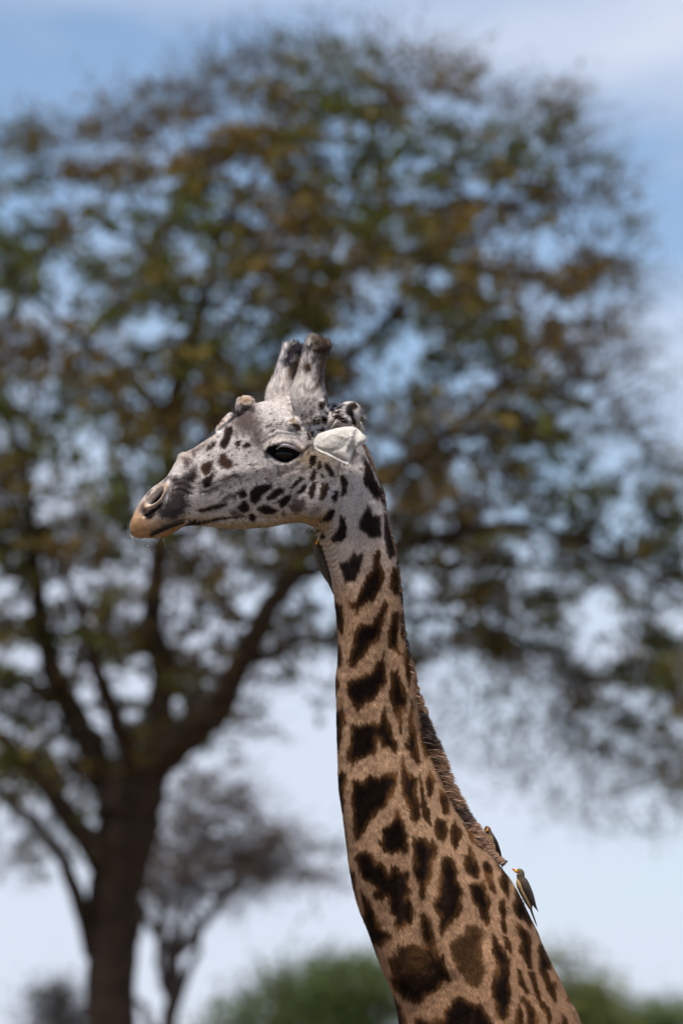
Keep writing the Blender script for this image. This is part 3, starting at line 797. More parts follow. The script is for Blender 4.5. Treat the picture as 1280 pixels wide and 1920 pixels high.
SPECK = rng.uniform((350, 740), (660, 990), (240, 2))
def coat(P, jit=None, rag=0.):
    """albedo of the coat at points of the giraffe frame (n,2)"""
    n = len(P); u, v = P[:, 0], P[:, 1]
    t = smoothstep(975, 1160, v + 22 * (vnoise(P, 1 / 40., 3) - .5) + .12 * (u - 660))[:, None]
    pal = np.array([.50, .43, .39])
    t1 = smoothstep(900, 1020, v)[:, None]
    base = HEADC * (1 - t1) + pal * t1
    base = base * (1 - t) + NECKC * t
    tk = smoothstep(1500, 1900, v)[:, None]
    base = base * (1 - tk) + np.array([.39, .225, .13]) * tk
    for cu, cv, ru, rv, rot, c, s_ in TINTS:
        a = math.radians(rot); du, dv = u - cu, v - cv
        x = (du * math.cos(a) + dv * math.sin(a)) / ru; y = (-du * math.sin(a) + dv * math.cos(a)) / rv
        k = (s_ * np.exp(-(x * x + y * y) ** 1.3))[:, None]
        base = base * (1 - k) + np.array(c) * k
    m = .55 * vnoise(P, 1 / 9., 1) + .45 * vnoise(P, 1 / 3.5, 2)
    base = base * (.84 + .32 * m)[:, None]
    # darker hairs mixed into the crown of the head, and fine specks
    hd = (v < 985) & (u < 680)
    g = smoothstep(.60, .80, vnoise(P * np.array([1, .7]), 1 / 5., 7) * .6 + .4 * vnoise(P, 1 / 22., 8)) * hd * smoothstep(1000, 900, v)
    base = base * (1 - .5 * g[:, None])
    for q in SPECK:
        r = 1.0 + 1.3 * ((q[0] * 7.3) % 1)
        if abs(q[0] - 530) < 45 and abs(q[1] - 850) < 28: continue
        s_ = np.abs(u - q[0]) < 5
        if not s_.any(): continue
        d = np.hypot(u[s_] - q[0], v[s_] - q[1])
        k = smoothstep(r + .8, r - .6, d)[:, None] * .75
        base[s_] = base[s_] * (1 - k) + np.array([.06, .045, .04]) * k
    hs = smoothstep(760, 730, v) * (u > 488) * (u < 630) * smoothstep(.35, .75, vnoise(np.column_stack([u + .35 * v, v * .12]), 1 / 2.2, 71) * .7 + .3 * vnoise(P, 1 / 14., 72)) * smoothstep(770, 660, v)
    base = base * (1 - .55 * hs[:, None])
    best = np.full(n, -9.); col = np.zeros((n, 3))
    jr = np.zeros(n) if jit is None else jit
    neck = smoothstep(1000, 1150, v)
    wig = (3.6 * (vnoise(P * np.array([1, .35]), 1 / 3.2, 4) - .5) + 5.0 * (vnoise(P * np.array([1, .45]), 1 / 9., 6) - .5)) * (.45 + .55 * neck)
    for kind, soft, poly in PATCHES:
        pa = np.array(poly, float); lo, hi = pa.min(0) - 14, pa.max(0) + 14
        s_ = np.nonzero((u > lo[0]) & (u < hi[0]) & (v > lo[1]) & (v < hi[1]))[0]
        if not len(s_): continue
        d = poly_sd(P[s_], poly) + wig[s_] + jr[s_] * rag * (2.2 if kind in 'GMFY' else 1)
        if kind in 'HBG' and poly[0][1] < 1010: d = d + 1.1
        if kind in 'GMFYTC': d += min(soft, 7) * 1.6 * (.6 * vnoise(P[s_], 1 / 4., 61) + .4 * vnoise(P[s_], 1 / 11., 62) - .5)
        mval = d / soft
        up = mval > best[s_]
        rim, core, dep = KIND['b' if kind == 'B' and poly[0][1] < 1010 else kind]
        q = smoothstep(0, 1, (d + 5 * (vnoise(P[s_], 1 / 14., 5) - .5)) / dep)[:, None]
        c = np.array(rim) * (1 - q) + np.array(core) * q
        if kind in 'DB':
            br = smoothstep(.55, .8, vnoise(P[s_] * np.array([1, .6]), 1 / 26., 12))[:, None]
            c = c * (1 + (1.5 if kind == 'D' else .3) * br)
        sel = s_[up]
        best[sel] = mval[up]; col[sel] = c[up]
    k = smoothstep(-1, 1, best)[:, None]
    # the broad patch at the throat base is worn brown in its middle
    w = np.exp(-((u - 777) / 30) ** 2 - ((v - 1797) / 32) ** 2)[:, None]
    col = col * (1 - .85 * w) + np.array([.105, .052, .022]) * .85 * w
    return base * (1 - k) + col * k

def far_coat(P):
    g = 62.0; q = P / g
    i = np.floor(q).astype(int); d1 = np.full(len(P), 9.); d2 = d1.copy()
    for dx in (-1, 0, 1):
        for dy in (-1, 0, 1):
            c = i + (dx, dy)
            h = np.sin(c[:, 0] * 127.1 + c[:, 1] * 311.7) * 43758.5; hx = h - np.floor(h)
            h = np.sin(c[:, 0] * 269.5 + c[:, 1] * 183.3) * 43758.5; hy = h - np.floor(h)
            d = np.hypot(c[:, 0] + hx - q[:, 0], c[:, 1] + hy - q[:, 1])
            d2 = np.minimum(d2, np.maximum(d, d1)); d1 = np.minimum(d1, d)
    k = smoothstep(.14, .22, d2 - d1)[:, None]
    return np.array([.36, .215, .13]) * (1 - k) + np.array([.03, .017, .011]) * k

# ---------------------------------------------------------------- body surface
sp = Soup()
#        T u    v     B u   v    half  mid  exp  cw
head = [(244, 984, 246, 1003, 12, .5, 2.2, 0), (250, 967, 259, 1009, 25, .5, 2.3, 0), (262, 945, 283, 1009, 32, .55, 2.3, 0), (284, 916, 313, 1006, 37, .5, 2.3, 0),
        (313, 893, 345, 987, 41, .5, 2.3, 0), (337, 857, 380, 985, 43, .5, 2.3, 0), (370, 836, 420, 990, 46, .48, 2.3, 0), (405, 813, 460, 991, 51, .45, 2.2, 0),
        (440, 787, 500, 988, 57, .42, 2.2, 0), (475, 759, 535, 982, 64, .42, 2.2, 0), (508, 751, 563, 980, 68, .43, 2.3, 0), (545, 746, 590, 988, 66, .45, 2.3, 0),
        (580, 752, 612, 985, 63, .45, 2.3, 0), (610, 762, 632, 955, 58, .45, 2.3, 0), (636, 772, 640, 925, 48, .45, 2.2, 0), (655, 795, 650, 880, 32, .5, 2, 0)]
sp.section_loft(np.array(head, float))
neck = [(600, 850, 662, 796, 42, .5, 2.2, 0), (598, 900, 693, 862, 50, .5, 2.2, 0), (588, 955, 712, 908, 53, .5, 2.2, 0), (592, 1002, 724, 957, 53, .5, 2.2, 0), (604, 1030, 735, 1010, 53, .5, 2.2, 0),
        (614, 1062, 744, 1055, 54, .5, 2.2, 0), (623, 1095, 750, 1105, 55, .5, 2.2, 0), (629, 1145, 755, 1155, 56, .5, 2.2, 0), (633, 1200, 760, 1197, 57, .5, 2.2, 0), (630, 1250, 769, 1240, 59, .5, 2.2, 0),
        (626, 1285, 778, 1275, 61, .5, 2.2, 0), (627, 1340, 786, 1325, 64, .5, 2.2, 0), (629, 1410, 797, 1385, 68, .5, 2.2, 0), (633, 1490, 823, 1450, 76, .5, 2.2, 0), (648, 1580, 857, 1520, 87, .5, 2.2, 0),
        (668, 1676, 917, 1593, 101, .5, 2.2, 0), (692, 1755, 966, 1660, 113, .5, 2.2, 0), (712, 1815, 1000, 1730, 124, .5, 2.2, 0), (737, 1868, 1036, 1805, 135, .5, 2.2, 0), (750, 1930, 1078, 1888, 146, .5, 2.2, 0),
        (755, 1990, 1110, 1960, 155, .5, 2.2, 0), (760, 2060, 1160, 2040, 165, .5, 2.2, 0)]
sp.section_loft(np.array(neck, float))
# ossicones and the knobs of the brow
sp.tube([(588, 790, 34, 34), (578, 745, 36, 33), (583, 700, 40, 23), (590, 668, 43, 22), (597, 647, 45, 24), (600, 638, 46, 18)])
sp.tube([(535, 790, -34, 34), (526, 745, -36, 30), (535, 705, -40, 22), (545, 672, -43, 20), (552, 652, -45, 20), (554, 645, -46, 15)])
sp.ball((461, 764, 0), (20, 23, 22)); sp.ball((457, 753, 2), (14, 11, 13))
sp.ball((420, 795, -8), (8, 24, 20), 38)
sp.ball((345, 862, 0), (13, 14, 18))
sp.ball((548, 797, 50), (20, 16, 16)); sp.ball((548, 797, -50), (20, 16, 16))        # bony knob above each eye
sp.ball((528, 838, 52), (46, 24, 20), -4); sp.ball((528, 838, -52), (46, 24, 20), -4)  # orbits
sp.ball((600, 760, 60), (8, 9, 8))
sp.ball((590, 930, 40), (46, 44, 24)); sp.ball((590, 930, -40), (46, 44, 24))          # jaw muscle
sp.tube([(628, 800, 26, 26), (636, 792, 46, 24), (640, 800, 62, 19)])                  # root of the near ear
sp.tube([(625, 795, -16, 30), (640, 785, -30, 27), (656, 776, -44, 24), (664, 777, -54, 19), (667, 778, -60, 12)])
sp.ball((632, 778, 0), (30, 22, 36))
soup_v = np.vstack(sp.v)
BV, BF, BE = sp.fused(1.9, 5)
VIS = len(BV)
# finer shapes worked into the surface
Nn = normals(BV, BF)
if (Nn * (BV - np.array([650, 1000, 0]))).sum() < 0: Nn = -Nn; BF = BF[:, ::-1]
P2 = BV[:, :2]; near = Nn[:, 2]
sidew = smoothstep(.15, .6, np.abs(near))
disp = np.zeros(len(BV))
# orbit hollow that holds the eye
e = np.array([[499, 848], [511, 840], [524, 837], [545, 837], [560, 845], [566, 847], [557, 858], [540, 868], [526, 868], [512, 859]])
esd = poly_sd(P2, e)
disp -= 15 * smoothstep(-2, 10, esd) * sidew
disp += 3.5 * np.exp(-((line_d(P2, [(500, 844), (512, 834), (530, 829), (552, 833), (566, 843)])) / 4.) ** 2) * sidew
disp += 2.0 * np.exp(-((line_d(P2, [(508, 862), (522, 873), (540, 873), (556, 864)])) / 4.) ** 2) * sidew
for k, (a, b) in enumerate([((494, 832), (552, 818)), ((490, 824), (545, 810))]):
    disp -= 1.2 * np.exp(-((line_d(P2, [a, ((a[0] + b[0]) / 2, min(a[1], b[1]) - 4), b])) / 2.) ** 2) * sidew
# nostril: slanted slit with a raised rim
a = math.radians(-47); du, dv = P2[:, 0] - 294, P2[:, 1] - 931
x = du * math.cos(a) + dv * math.sin(a); y = -du * math.sin(a) + dv * math.cos(a)
rr = np.sqrt((x / 24) ** 2 + ((y - 2.2 * np.exp(-(x / 14) ** 2)) / 7.5) ** 2)
disp += (5.0 * np.exp(-((rr - 1.15) / .28) ** 2) - 20 * smoothstep(.95, .35, rr)) * sidew
disp -= 5 * np.exp(-(line_d(P2, [(272, 966), (290, 954), (304, 945)]) / 4) ** 2) * sidew
# mouth line and lip
disp -= 10 * np.exp(-(line_d(P2, [(272, 1010), (284, 1003), (302, 995), (322, 986), (344, 979), (356, 977)]) / 3.0) ** 2) * sidew
disp -= 2.2 * np.exp(-(line_d(P2, [(356, 978), (394, 976), (446, 970), (520, 972)]) / 3.0) ** 2) * sidew
disp -= 2.0 * np.exp(-(line_d(P2, [(366, 959), (395, 951), (424, 945)]) / 2.8) ** 2) * sidew
# facial crest, cheek folds, jaw edge
disp += 4.0 * np.exp(-(line_d(P2, [(390, 905), (440, 888), (500, 876)]) / 14) ** 2) * sidew
for ln_, am, wd in [([(378, 925), (405, 914), (430, 903)], 1.5, 2.2), ([(378, 918), (405, 907), (440, 893)], 1.5, 2.2), ([(480, 905), (520, 893), (560, 880)], 1.0, 2.5), ([(500, 900), (540, 885), (568, 866)], .9, 2.5),
                    ([(325, 902), (345, 898), (366, 908)], 1.0, 2), ([(322, 912), (342, 908), (362, 918)], 1.0, 2), ([(320, 922), (338, 918), (358, 928)], 1.0, 2),
                    ([(463, 874), (490, 874)], .6, 1.6), ([(560, 852), (572, 846), (580, 838)], 1.5, 3)]:
    disp -= am * np.exp(-(line_d(P2, ln_) / wd) ** 2) * sidew
disp -= 5 * np.exp(-(line_d(P2, [(634, 880), (640, 905), (638, 930), (630, 955), (618, 982), (600, 1000)]) / 5) ** 2) * sidew
disp += 3 * np.exp(-(line_d(P2, [(644, 960), (640, 985), (622, 1010)]) / 6) ** 2) * sidew
# throat wrinkles
for k in range(9):
    y0 = 990 + 9.5 * k
    ln_ = [(590 + 2.9 * k, y0 + 6), (606 + 3 * k, y0 + 8), (622 + 2 * k, y0 - 1), (636, y0 - 16)]
    disp -= 2.6 * (1 - k / 12) * np.exp(-(line_d(P2, ln_) / 2.2) ** 2) * smoothstep(0, .4, np.abs(near) + .3)
# folds of the ear root
for k in range(5):
    disp -= 2.2 * np.exp(-(line_d(P2, [(614 + 2 * k, 806 - 2 * k), (620 + 3 * k, 794 - 3 * k), (636 + 3 * k, 789 - 3 * k), (656 + 2 * k, 799 - 4 * k)]) / 1.7) ** 2) * sidew
# cords and hollows of the neck
disp += 8 * np.exp(-(line_d(P2, [(652, 900), (655, 1000), (668, 1100), (690, 1300), (740, 1500), (840, 1800)]) / 22) ** 2) * sidew
disp -= 7 * np.exp(-(line_d(P2, [(700, 930), (712, 1060), (735, 1260), (800, 1480), (900, 1750)]) / 20) ** 2) * sidew
disp += 9 * (vnoise(BV * np.array([1, .45, 1]), 1 / 75., 20) - .5) * smoothstep(1050, 1300, P2[:, 1])
disp += 2.0 * (vnoise(BV, 1 / 30., 21) - .5) + 1.0 * (vnoise(BV, 1 / 9., 22) - .5)
knob = np.exp(-(np.hypot(P2[:, 0] - 461, P2[:, 1] - 755) / 20) ** 2) + np.exp(-(line_d(P2, [(408, 806), (428, 780)]) / 10) ** 2) + np.exp(-(np.hypot(P2[:, 0] - 548, P2[:, 1] - 792) / 11) ** 2) + smoothstep(700, 660, P2[:, 1])
disp += knob * (4.5 * (vnoise(BV, 1 / 7., 23) - .5) + 3.5 * (vnoise(BV, 1 / 3.6, 24) - .5))
BV = BV + Nn * disp[:, None]
BV = lap(BV, BE, 1)
Nn = normals(BV, BF)
if (Nn[:, 2] * BV[:, 2]).sum() < 0: Nn = -Nn; BF = BF[:, ::-1]

def pat_coords(V):
    k = DG / (DG - S * np.abs(V[:, 2]))
    return np.column_stack([640 + (V[:, 0] - 640) * k, 960 + (V[:, 1] - 960) * k])
cv = coat(pat_coords(BV))
lowv = BV[:, 1] > 1955
cv[lowv] = far_coat(BV[lowv][:, :2])
lipc = np.exp(-(line_d(BV[:, :2], [(284, 1004), (302, 996), (322, 987), (344, 980)]) / 4) ** 2)[:, None]
cv = cv * (1 - lipc) + np.array([.02, .014, .012]) * lipc
nosc = smoothstep(.85, .6, rr)[:, None] * 1.0
cv = cv * (1 - nosc) + np.array([.012, .01, .01]) * nosc
rim = (np.exp(-((rr - 1.15) / .2) ** 2) * .8)[:, None]
cv = cv * (1 - rim) + np.array([.42, .265, .14]) * rim

# trunk, legs and tail below the picture
sp2 = Soup()
sp2.section_loft(np.array([(770, 2050, 1130, 1985, 150, .5, 2.2, 0), (790, 2200, 1250, 2030, 175, .5, 2.2, 0), (930, 2420, 1380, 2070, 190, .55, 2.3, 0), (1250, 2500, 1560, 2130, 200, .55, 2.3, 0), (1560, 2480, 1740, 2210, 180, .5, 2.2, 0),
                           (1780, 2400, 1850, 2290, 120, .5, 2, 0)], float), k=32)
hoof = 960 + 960 * 0 + (CAM[2] + DG * FW[2]) / (S * UP[2])      # frame v of the ground
for u0, w0 in ((980, 95), (1020, -95), (1690, 95), (1650, -95)):
    fr = u0 < 1200
    sp2.tube([(u0, 2330, w0 * .8, 95 if fr else 110), (u0 - 10, 2560, w0, 62 if fr else 75), (u0 + (0 if fr else 30), 2850, w0, 42), (u0 + (0 if fr else 45), 3010, w0, 45), (u0 + (0 if fr else 20), 3250, w0, 29), (u0 + (0 if fr else 5), hoof - 150, w0, 28), (u0 - 8, hoof - 70, w0, 36), (u0 - 14, hoof - 5, w0, 46)], k=16)
sp2.tube([(1800, 2300, 0, 24), (1850, 2450, 0, 14), (1870, 2700, 0, 10), (1872, 2850, 0, 22), (1870, 3000, 0, 8)], k=12)
TV, TF, TE = sp2.fused(11, 3)
allV = np.vstack([BV, TV]); allF = np.vstack([BF, TF + len(BV)])
Wv = frame_pts(allV)
m_coat = mat('giraffe_coat', rough=.9, attr='coat', spec=.05, bump=(260, .35, .004))
base_pt = frame_pts([[1330, hoof, 0]])[0]; base_pt[2] = 0
gir = empty('giraffe', base_pt)
tag(gir, 'tall giraffe with white spotted face, two blunt horns and dark brown neck patches', 'giraffe')
me = mesh_arrays('body', Wv, allF[:, ::-1])
vcol(me, 'coat', np.vstack([cv, far_coat(TV[:, :2])]))
body = obj('body', me, m_coat, gir)

# ---------------------------------------------------------------- short fur, one blade per hair tuft
def blades(root, nrm, dirn, length, width, colr, seg=1, curl=None):
    side = np.cross(dirn, nrm); side /= np.linalg.norm(side, axis=1, keepdims=True) + 1e-9
    L_ = length[:, None]; W_ = width[:, None] * .5
    if seg == 1:
        v = np.stack([root - side * W_, root + side * W_, root + dirn * L_], 1)
        f = np.arange(3 * len(root)).reshape(-1, 3); rep = 3
    else:
        c = curl
        p1 = root + dirn * L_ * .5 + c * .25; p2 = root + dirn * L_ * .9 + c
        v = np.stack([root - side * W_, root + side * W_, p1 + side * W_ * .8, p1 - side * W_ * .8, p2 + side * W_ * .25, p2 - side * W_ * .25], 1)
        k = np.arange(len(root))[:, None] * 6
        f = np.vstack([k + np.array([[0, 1, 2, 3]]), k + np.array([[3, 2, 4, 5]])]); rep = 6
    return v.reshape(-1, 3), f, np.repeat(nrm, rep, 0), np.repeat(colr, rep, 0)

def fur_obj(name, v, f, nr, colr, m, parent):
    W = frame_pts(v)
    me = mesh_arrays(name, W, f[:, ::-1])
    vcol(me, 'coat', colr)
    nw = nr[:, :1] * RT - nr[:, 1:2] * UP - nr[:, 2:3] * FW
    me.normals_split_custom_set_from_vertices(nw.astype(np.float32))
    o = obj(name, me, m, parent); o['kind'] = 'stuff'
    return o
tri = np.vstack([BF[:, [0, 1, 2]], BF[:, [0, 2, 3]]])
cen = BV[tri].mean(1)
ar = .5 * np.linalg.norm(np.cross(BV[tri[:, 1]] - BV[tri[:, 0]], BV[tri[:, 2]] - BV[tri[:, 0]]), axis=1)
wgt = ar * (cen[:, 1] < 1945) * np.where(cen[:, 2] < -20, .35, 1) * np.where(cen[:, 1] < 1010, 1.7, 1.0)
NF = 330000
pick = rng.choice(len(tri), NF, p=wgt / wgt.sum())
r1, r2 = np.sqrt(rng.uniform(size=(NF, 1))), rng.uniform(size=(NF, 1))
T3 = tri[pick]
root = BV[T3[:, 0]] * (1 - r1) + BV[T3[:, 1]] * r1 * (1 - r2) + BV[T3[:, 2]] * r1 * r2
nrm = Nn[T3].mean(1); nrm /= np.linalg.norm(nrm, axis=1, keepdims=True)
u, v_ = root[:, 0], root[:, 1]
flow = np.zeros((NF, 3))
hd = smoothstep(1010, 940, v_) * smoothstep(690, 620, u)
flow[:, 0] = hd * .9 + (1 - hd) * (.12 + .35 * smoothstep(1300, 1800, v_))
flow[:, 1] = hd * (-.25 + .5 * smoothstep(880, 960, v_)) + (1 - hd) * 1.0
hornk = smoothstep(770, 735, v_) * (u > 490) * (u < 625)
flow[:, 0] = flow[:, 0] * (1 - hornk) + .2 * hornk; flow[:, 1] = flow[:, 1] * (1 - hornk) - 1.0 * hornk
flow += .22 * rng.normal(size=(NF, 3)) + .35 * (np.column_stack([vnoise(root, 1 / 16., s_) for s_ in (31, 32, 33)]) - .5)
flow -= nrm * (flow * nrm).sum(1, keepdims=True)
flow /= np.linalg.norm(flow, axis=1, keepdims=True) + 1e-9
lift = rng.uniform(.10, .38, (NF, 1)) + .15 * hornk[:, None]
dirn = flow + nrm * lift; dirn /= np.linalg.norm(dirn, axis=1, keepdims=True)
jit = rng.normal(size=NF)
fc = coat(pat_coords(root), jit, 1.3) * (1 + .30 * rng.normal(size=(NF, 1))).clip(.35, 1.8)
lenf = (4.2 + 2.2 * smoothstep(1000, 1200, v_) + 5.5 * hornk) * rng.uniform(.6, 1.3, NF)
muz = smoothstep(400, 330, u) * smoothstep(860, 900, v_); lenf *= 1 - .55 * muz
widf = rng.uniform(.7, 1.25, NF)
# no fur in the eye, the nostril or the mouth line
x = (root[:, 0] - 294) * math.cos(a) + (root[:, 1] - 931) * math.sin(a); y = -(root[:, 0] - 294) * math.sin(a) + (root[:, 1] - 931) * math.cos(a)
keep = (poly_sd(root[:, :2], e) < -1) & (np.sqrt((x / 24) ** 2 + (y / 7.5) ** 2) > 1.35) & (line_d(root[:, :2], [(284, 1004), (302, 996), (322, 987), (344, 980)]) > 4)
keep &= ~((np.hypot(root[:, 0] - 461, root[:, 1] - 750) < 10) | (line_d(root[:, :2], [(408, 806), (424, 782)]) < 7))
m_fur = mat('giraffe_fur', rough=.8, attr='coat', spec=.06)
v, f, nr, c = blades(root[keep], nrm[keep], dirn[keep], lenf[keep], widf[keep], fc[keep])
fur_obj('fur', v, f, nr, c, m_fur, gir)

# ---------------------------------------------------------------- mane
inner = catmull([(684, 832), (700, 872), (716, 915), (724, 958), (736, 1010), (746, 1060), (752, 1110), (756, 1160), (761, 1200), (770, 1242), (777, 1290), (785, 1330), (795, 1375), (807, 1415), (822, 1455), (839, 1495), (858, 1532), (879, 1560), (900, 1584), (917, 1600), (945, 1618)], 8)
hgt = catmull([(1,), (1.5,), (2,), (2,), (2,), (2,), (2,), (2,), (3,), (5,), (10,), (16,), (25,), (28,), (27,), (26,), (26,), (24,), (19,), (10,), (4,)], 8)[:, 0]
NM = 26000
k = rng.uniform(0, len(inner) - 1.001, NM); k[:19000] = rng.uniform(72, len(inner) - 1.001, 19000)
i0 = k.astype(int); fr = (k - i0)[:, None]
bp = inner[i0] * (1 - fr) + inner[i0 + 1] * fr
tg = inner[i0 + 1] - inner[i0]; tg /= np.linalg.norm(tg, axis=1, keepdims=True)
out = np.column_stack([-tg[:, 1], tg[:, 0]]) * -1        # away from the neck
hh = hgt[i0] * (1 - fr[:, 0]) + hgt[i0 + 1] * fr[:, 0]
clk = vnoise(np.column_stack([k * 2.4, k * 0]), 1 / 1.6, 41)     # locks
wv = rng.normal(size=NM) * 8
rootm = np.column_stack([bp - out * rng.uniform(2, 7, (NM, 1)), wv])
down = rng.uniform(-.1, .25, NM) + .55 * (clk - .35)
dm = np.column_stack([out + tg * down[:, None], wv * .03 + rng.normal(size=NM) * .12]); dm /= np.linalg.norm(dm, axis=1, keepdims=True)
lm = (hh + 4.5) * rng.uniform(.7, 1.08, NM) * (.72 + .50 * clk)
nm = np.column_stack([out * .5 + .25 * rng.normal(size=(NM, 1)), np.full(NM, .8)]); nm /= np.linalg.norm(nm, axis=1, keepdims=True)
curl = np.column_stack([tg * (lm * rng.uniform(.05, .35, NM))[:, None], rng.normal(size=NM) * 1.5])
pat = vnoise(np.column_stack([k, k * 0]), 1 / 5., 44)
mc = np.where((pat > .66)[:, None], np.array([.050, .027, .016]), np.array([.23, .125, .07])) * (1 + .3 * rng.normal(size=(NM, 1))).clip(.4, 1.8)
mc *= np.where(k < 70, .6, 1)[:, None]
v, f, nr, c = blades(rootm, nm, dm, lm, rng.uniform(1.0, 2.0, NM), mc, 2, curl)
m_mane = mat('mane_hair', rough=.5, attr='coat', spec=.4)
fur_obj('mane', v, f, nr, c, m_mane, gir)

# ---------------------------------------------------------------- eyes, lashes, whiskers
def frame_mesh(name, v, f, m, parent, colr=None):
    W = frame_pts(v); f = np.asarray(f)
    if f.shape[1] == 4:
        w0 = W - W.mean(0)
        if (np.einsum('ij,ij->i', w0[f[:, 0]], np.cross(w0[f[:, 1]], w0[f[:, 2]])) + np.einsum('ij,ij->i', w0[f[:, 0]], np.cross(w0[f[:, 2]], w0[f[:, 3]]))).sum() < 0: f = f[:, ::-1]
    me = mesh_arrays(name, W, f)
    if colr is not None: vcol(me, 'coat', colr)
    return obj(name, me, m, parent)
def ellipsoid(c, r, rot=0, n=18, k=28):
    th = np.linspace(.02, np.pi - .02, n); a_ = np.linspace(0, 2 * np.pi, k, endpoint=False)
    q = np.array([[math.cos(t) * r[0], math.sin(t) * r[1] * math.cos(b), math.sin(t) * r[2] * math.sin(b)] for t in th for b in a_])
    cr, sr = math.cos(math.radians(rot)), math.sin(math.radians(rot))
    q = np.column_stack([q[:, 0] * cr - q[:, 1] * sr, q[:, 0] * sr + q[:, 1] * cr, q[:, 2]]) + np.array(c, float)
    return q, grid_faces(n, k)
es = smoothstep(8, 0, np.hypot(BV[:, 0] - 533, BV[:, 1] - 852)) > .5
wsurf = np.median(BV[es & (BV[:, 2] > 0), 2])
m_eye = mat('dark_wet_eye', (.004, .003, .003), .06, spec=.25)
for s_ in (1, -1):
    v, f = ellipsoid((534, 853, s_ * (wsurf - 2)), (23, 15.5, 11), 3)
    frame_mesh('eye', v, f, m_eye, gir)
m_lid = mat('grey_eyelid_skin', (.30, .265, .30), .55, noise=(300, .25))
m_lash = mat('black_lashes', (.006, .005, .005), .6)
for s_ in (1, -1):
    ln_ = catmull([(519, 843, wsurf + 13, 1.2), (527, 837, wsurf + 18, 2.6), (537, 836, wsurf + 19, 3.4), (550, 840, wsurf + 17, 2.9), (561, 846, wsurf + 13, 1.4)], 6)
    ln_[:, 2] *= s_
    v, f = tube_mesh(ln_, 10)
    frame_mesh('eyelid', v, f, m_lid, gir)
    lv, lf = [], []
    for i in range(80):
        t = rng.uniform(); b0 = np.array([499 + 64 * t, 850 - 9 * math.sin(math.pi * min(1, t * 1.05)) , wsurf + 9 + 3 * math.sin(math.pi * t)])
        d = np.array([-.35 - .4 * (1 - t) + rng.normal() * .2, .75 + rng.normal() * .15, .55])
        L_ = rng.uniform(5, 10) * (1 if t < .7 else .7)
        sd = np.array([.6, .2, 0])
        lv += [b0 - sd, b0 + sd, b0 + d * L_]; lf.append((3 * i, 3 * i + 1, 3 * i + 2))
    lv = np.array(lv); lv[:, 2] *= s_
    frame_mesh('eyelashes', lv, lf, m_lash, gir)['kind'] = 'stuff'
wl, wf = [], []
for i in range(24):
    b0 = np.array([rng.uniform(270, 315), rng.uniform(1000, 1010), rng.uniform(-22, 26)])
    if rng.uniform() < .3: b0 = np.array([rng.uniform(246, 262), rng.uniform(995, 1006), rng.uniform(-14, 14)])
    e_ = b0 + np.array([rng.normal() * 5 - 2, rng.uniform(8, 20), rng.normal() * 4])
    wl += [b0 + (-.35, 0, 0), b0 + (.35, 0, 0), e_]; wf.append((3 * i, 3 * i + 1, 3 * i + 2))
frame_mesh('whiskers', np.array(wl), wf, mat('pale_whisker', (.55, .5, .45), .5), gir)['kind'] = 'stuff'

# ---------------------------------------------------------------- near ear: folded leaf of pale skin
EO = np.array([(596,815),(606,811),(619,807),(630,804),(647,801),(660,800.6),(669,804),(676,810),(680,815),(685,819),(687,824),(684,829),(680,831),(672.5,837.5),(665,841),(661,849),(659,860),(655,869),(652.5,875.6),(640,869),(626,862.5),(614,856),(597.5,850),(590,842.5),(587,835),(589,826)], float)
def closed_resample(P, n):
    Q = np.vstack([P, P[:1]]); d = np.r_[0, np.cumsum(np.linalg.norm(np.diff(Q, axis=0), axis=1))]
    t = np.linspace(0, d[-1], n, endpoint=False)
    return np.column_stack([np.interp(t, d, Q[:, c]) for c in (0, 1)])
O = closed_resample(EO, 120); ctr = np.array([630., 833.])
rings = 26; rows = []
def ear_w(P, r):
    w = 72 + 13 * np.sqrt(np.clip(1 - r ** 2.2, 0, 1))
    w += 3.5 * np.exp(-(line_d(P, [(590, 843), (614, 855), (640, 867), (652, 874)]) / 3.2) ** 2)       # rolled lower rim
    w -= 3.0 * np.exp(-(line_d(P, [(596, 842), (618, 850), (640, 862), (650, 866)]) / 3.0) ** 2)
    w += 3.4 * np.exp(-(line_d(P, [(662, 806), (656, 828), (646, 848), (652, 872)]) / 3.5) ** 2)       # fold toward the tip
    w -= 4.2 * np.exp(-(line_d(P, [(670, 808), (667, 826), (662, 842)]) / 4.0) ** 2)
    w += 1.4 * np.exp(-(line_d(P, [(606, 826), (622, 814), (648, 822), (660, 818)]) / 2.2) ** 2)
    w -= 1.8 * np.exp(-(line_d(P, [(604, 844), (624, 846), (640, 842), (650, 828)]) / 2.6) ** 2)
    w += 1.2 * np.exp(-(line_d(P, [(630, 806), (640, 818), (628, 852)]) / 2.2) ** 2)
    w = w + 14 + .38 * (P[:, 1] - 835)
    return w + 2.6 * (vnoise(P, 1 / 16., 51) - .5) + .9 * (vnoise(P, 1 / 5., 52) - .5)
for i in range(rings):
    r = max(i / (rings - 1), .01)
    P = ctr + (O - ctr) * r
    rows.append(np.column_stack([P, ear_w(P, r)]))
for i in range(rings - 2, -1, -1):
    r = max(i / (rings - 1), .01)
    P = ctr + (O - ctr) * r * .985
    rows.append(np.column_stack([P, ear_w(P, r) - 9 * (1 - r ** 6) - 2]))
v = np.vstack(rows); f = grid_faces(len(rows), 120)
m_ear = mat('pale_ear_skin', (.66, .63, .59), .85, noise=(60, .16), bump=(160, .3, .003), spec=.08, transl=.15)
frame_mesh('ear', v, f[:, ::-1], m_ear, gir)
n0 = rings * 120
en = normals(v, f)
if en[:n0, 2].mean() < 0: en = -en
ei = rng.integers(240, n0, 9000)
edir = (v[ei] - np.r_[668., 806., 70.]) ; edir /= np.linalg.norm(edir, axis=1, keepdims=True)
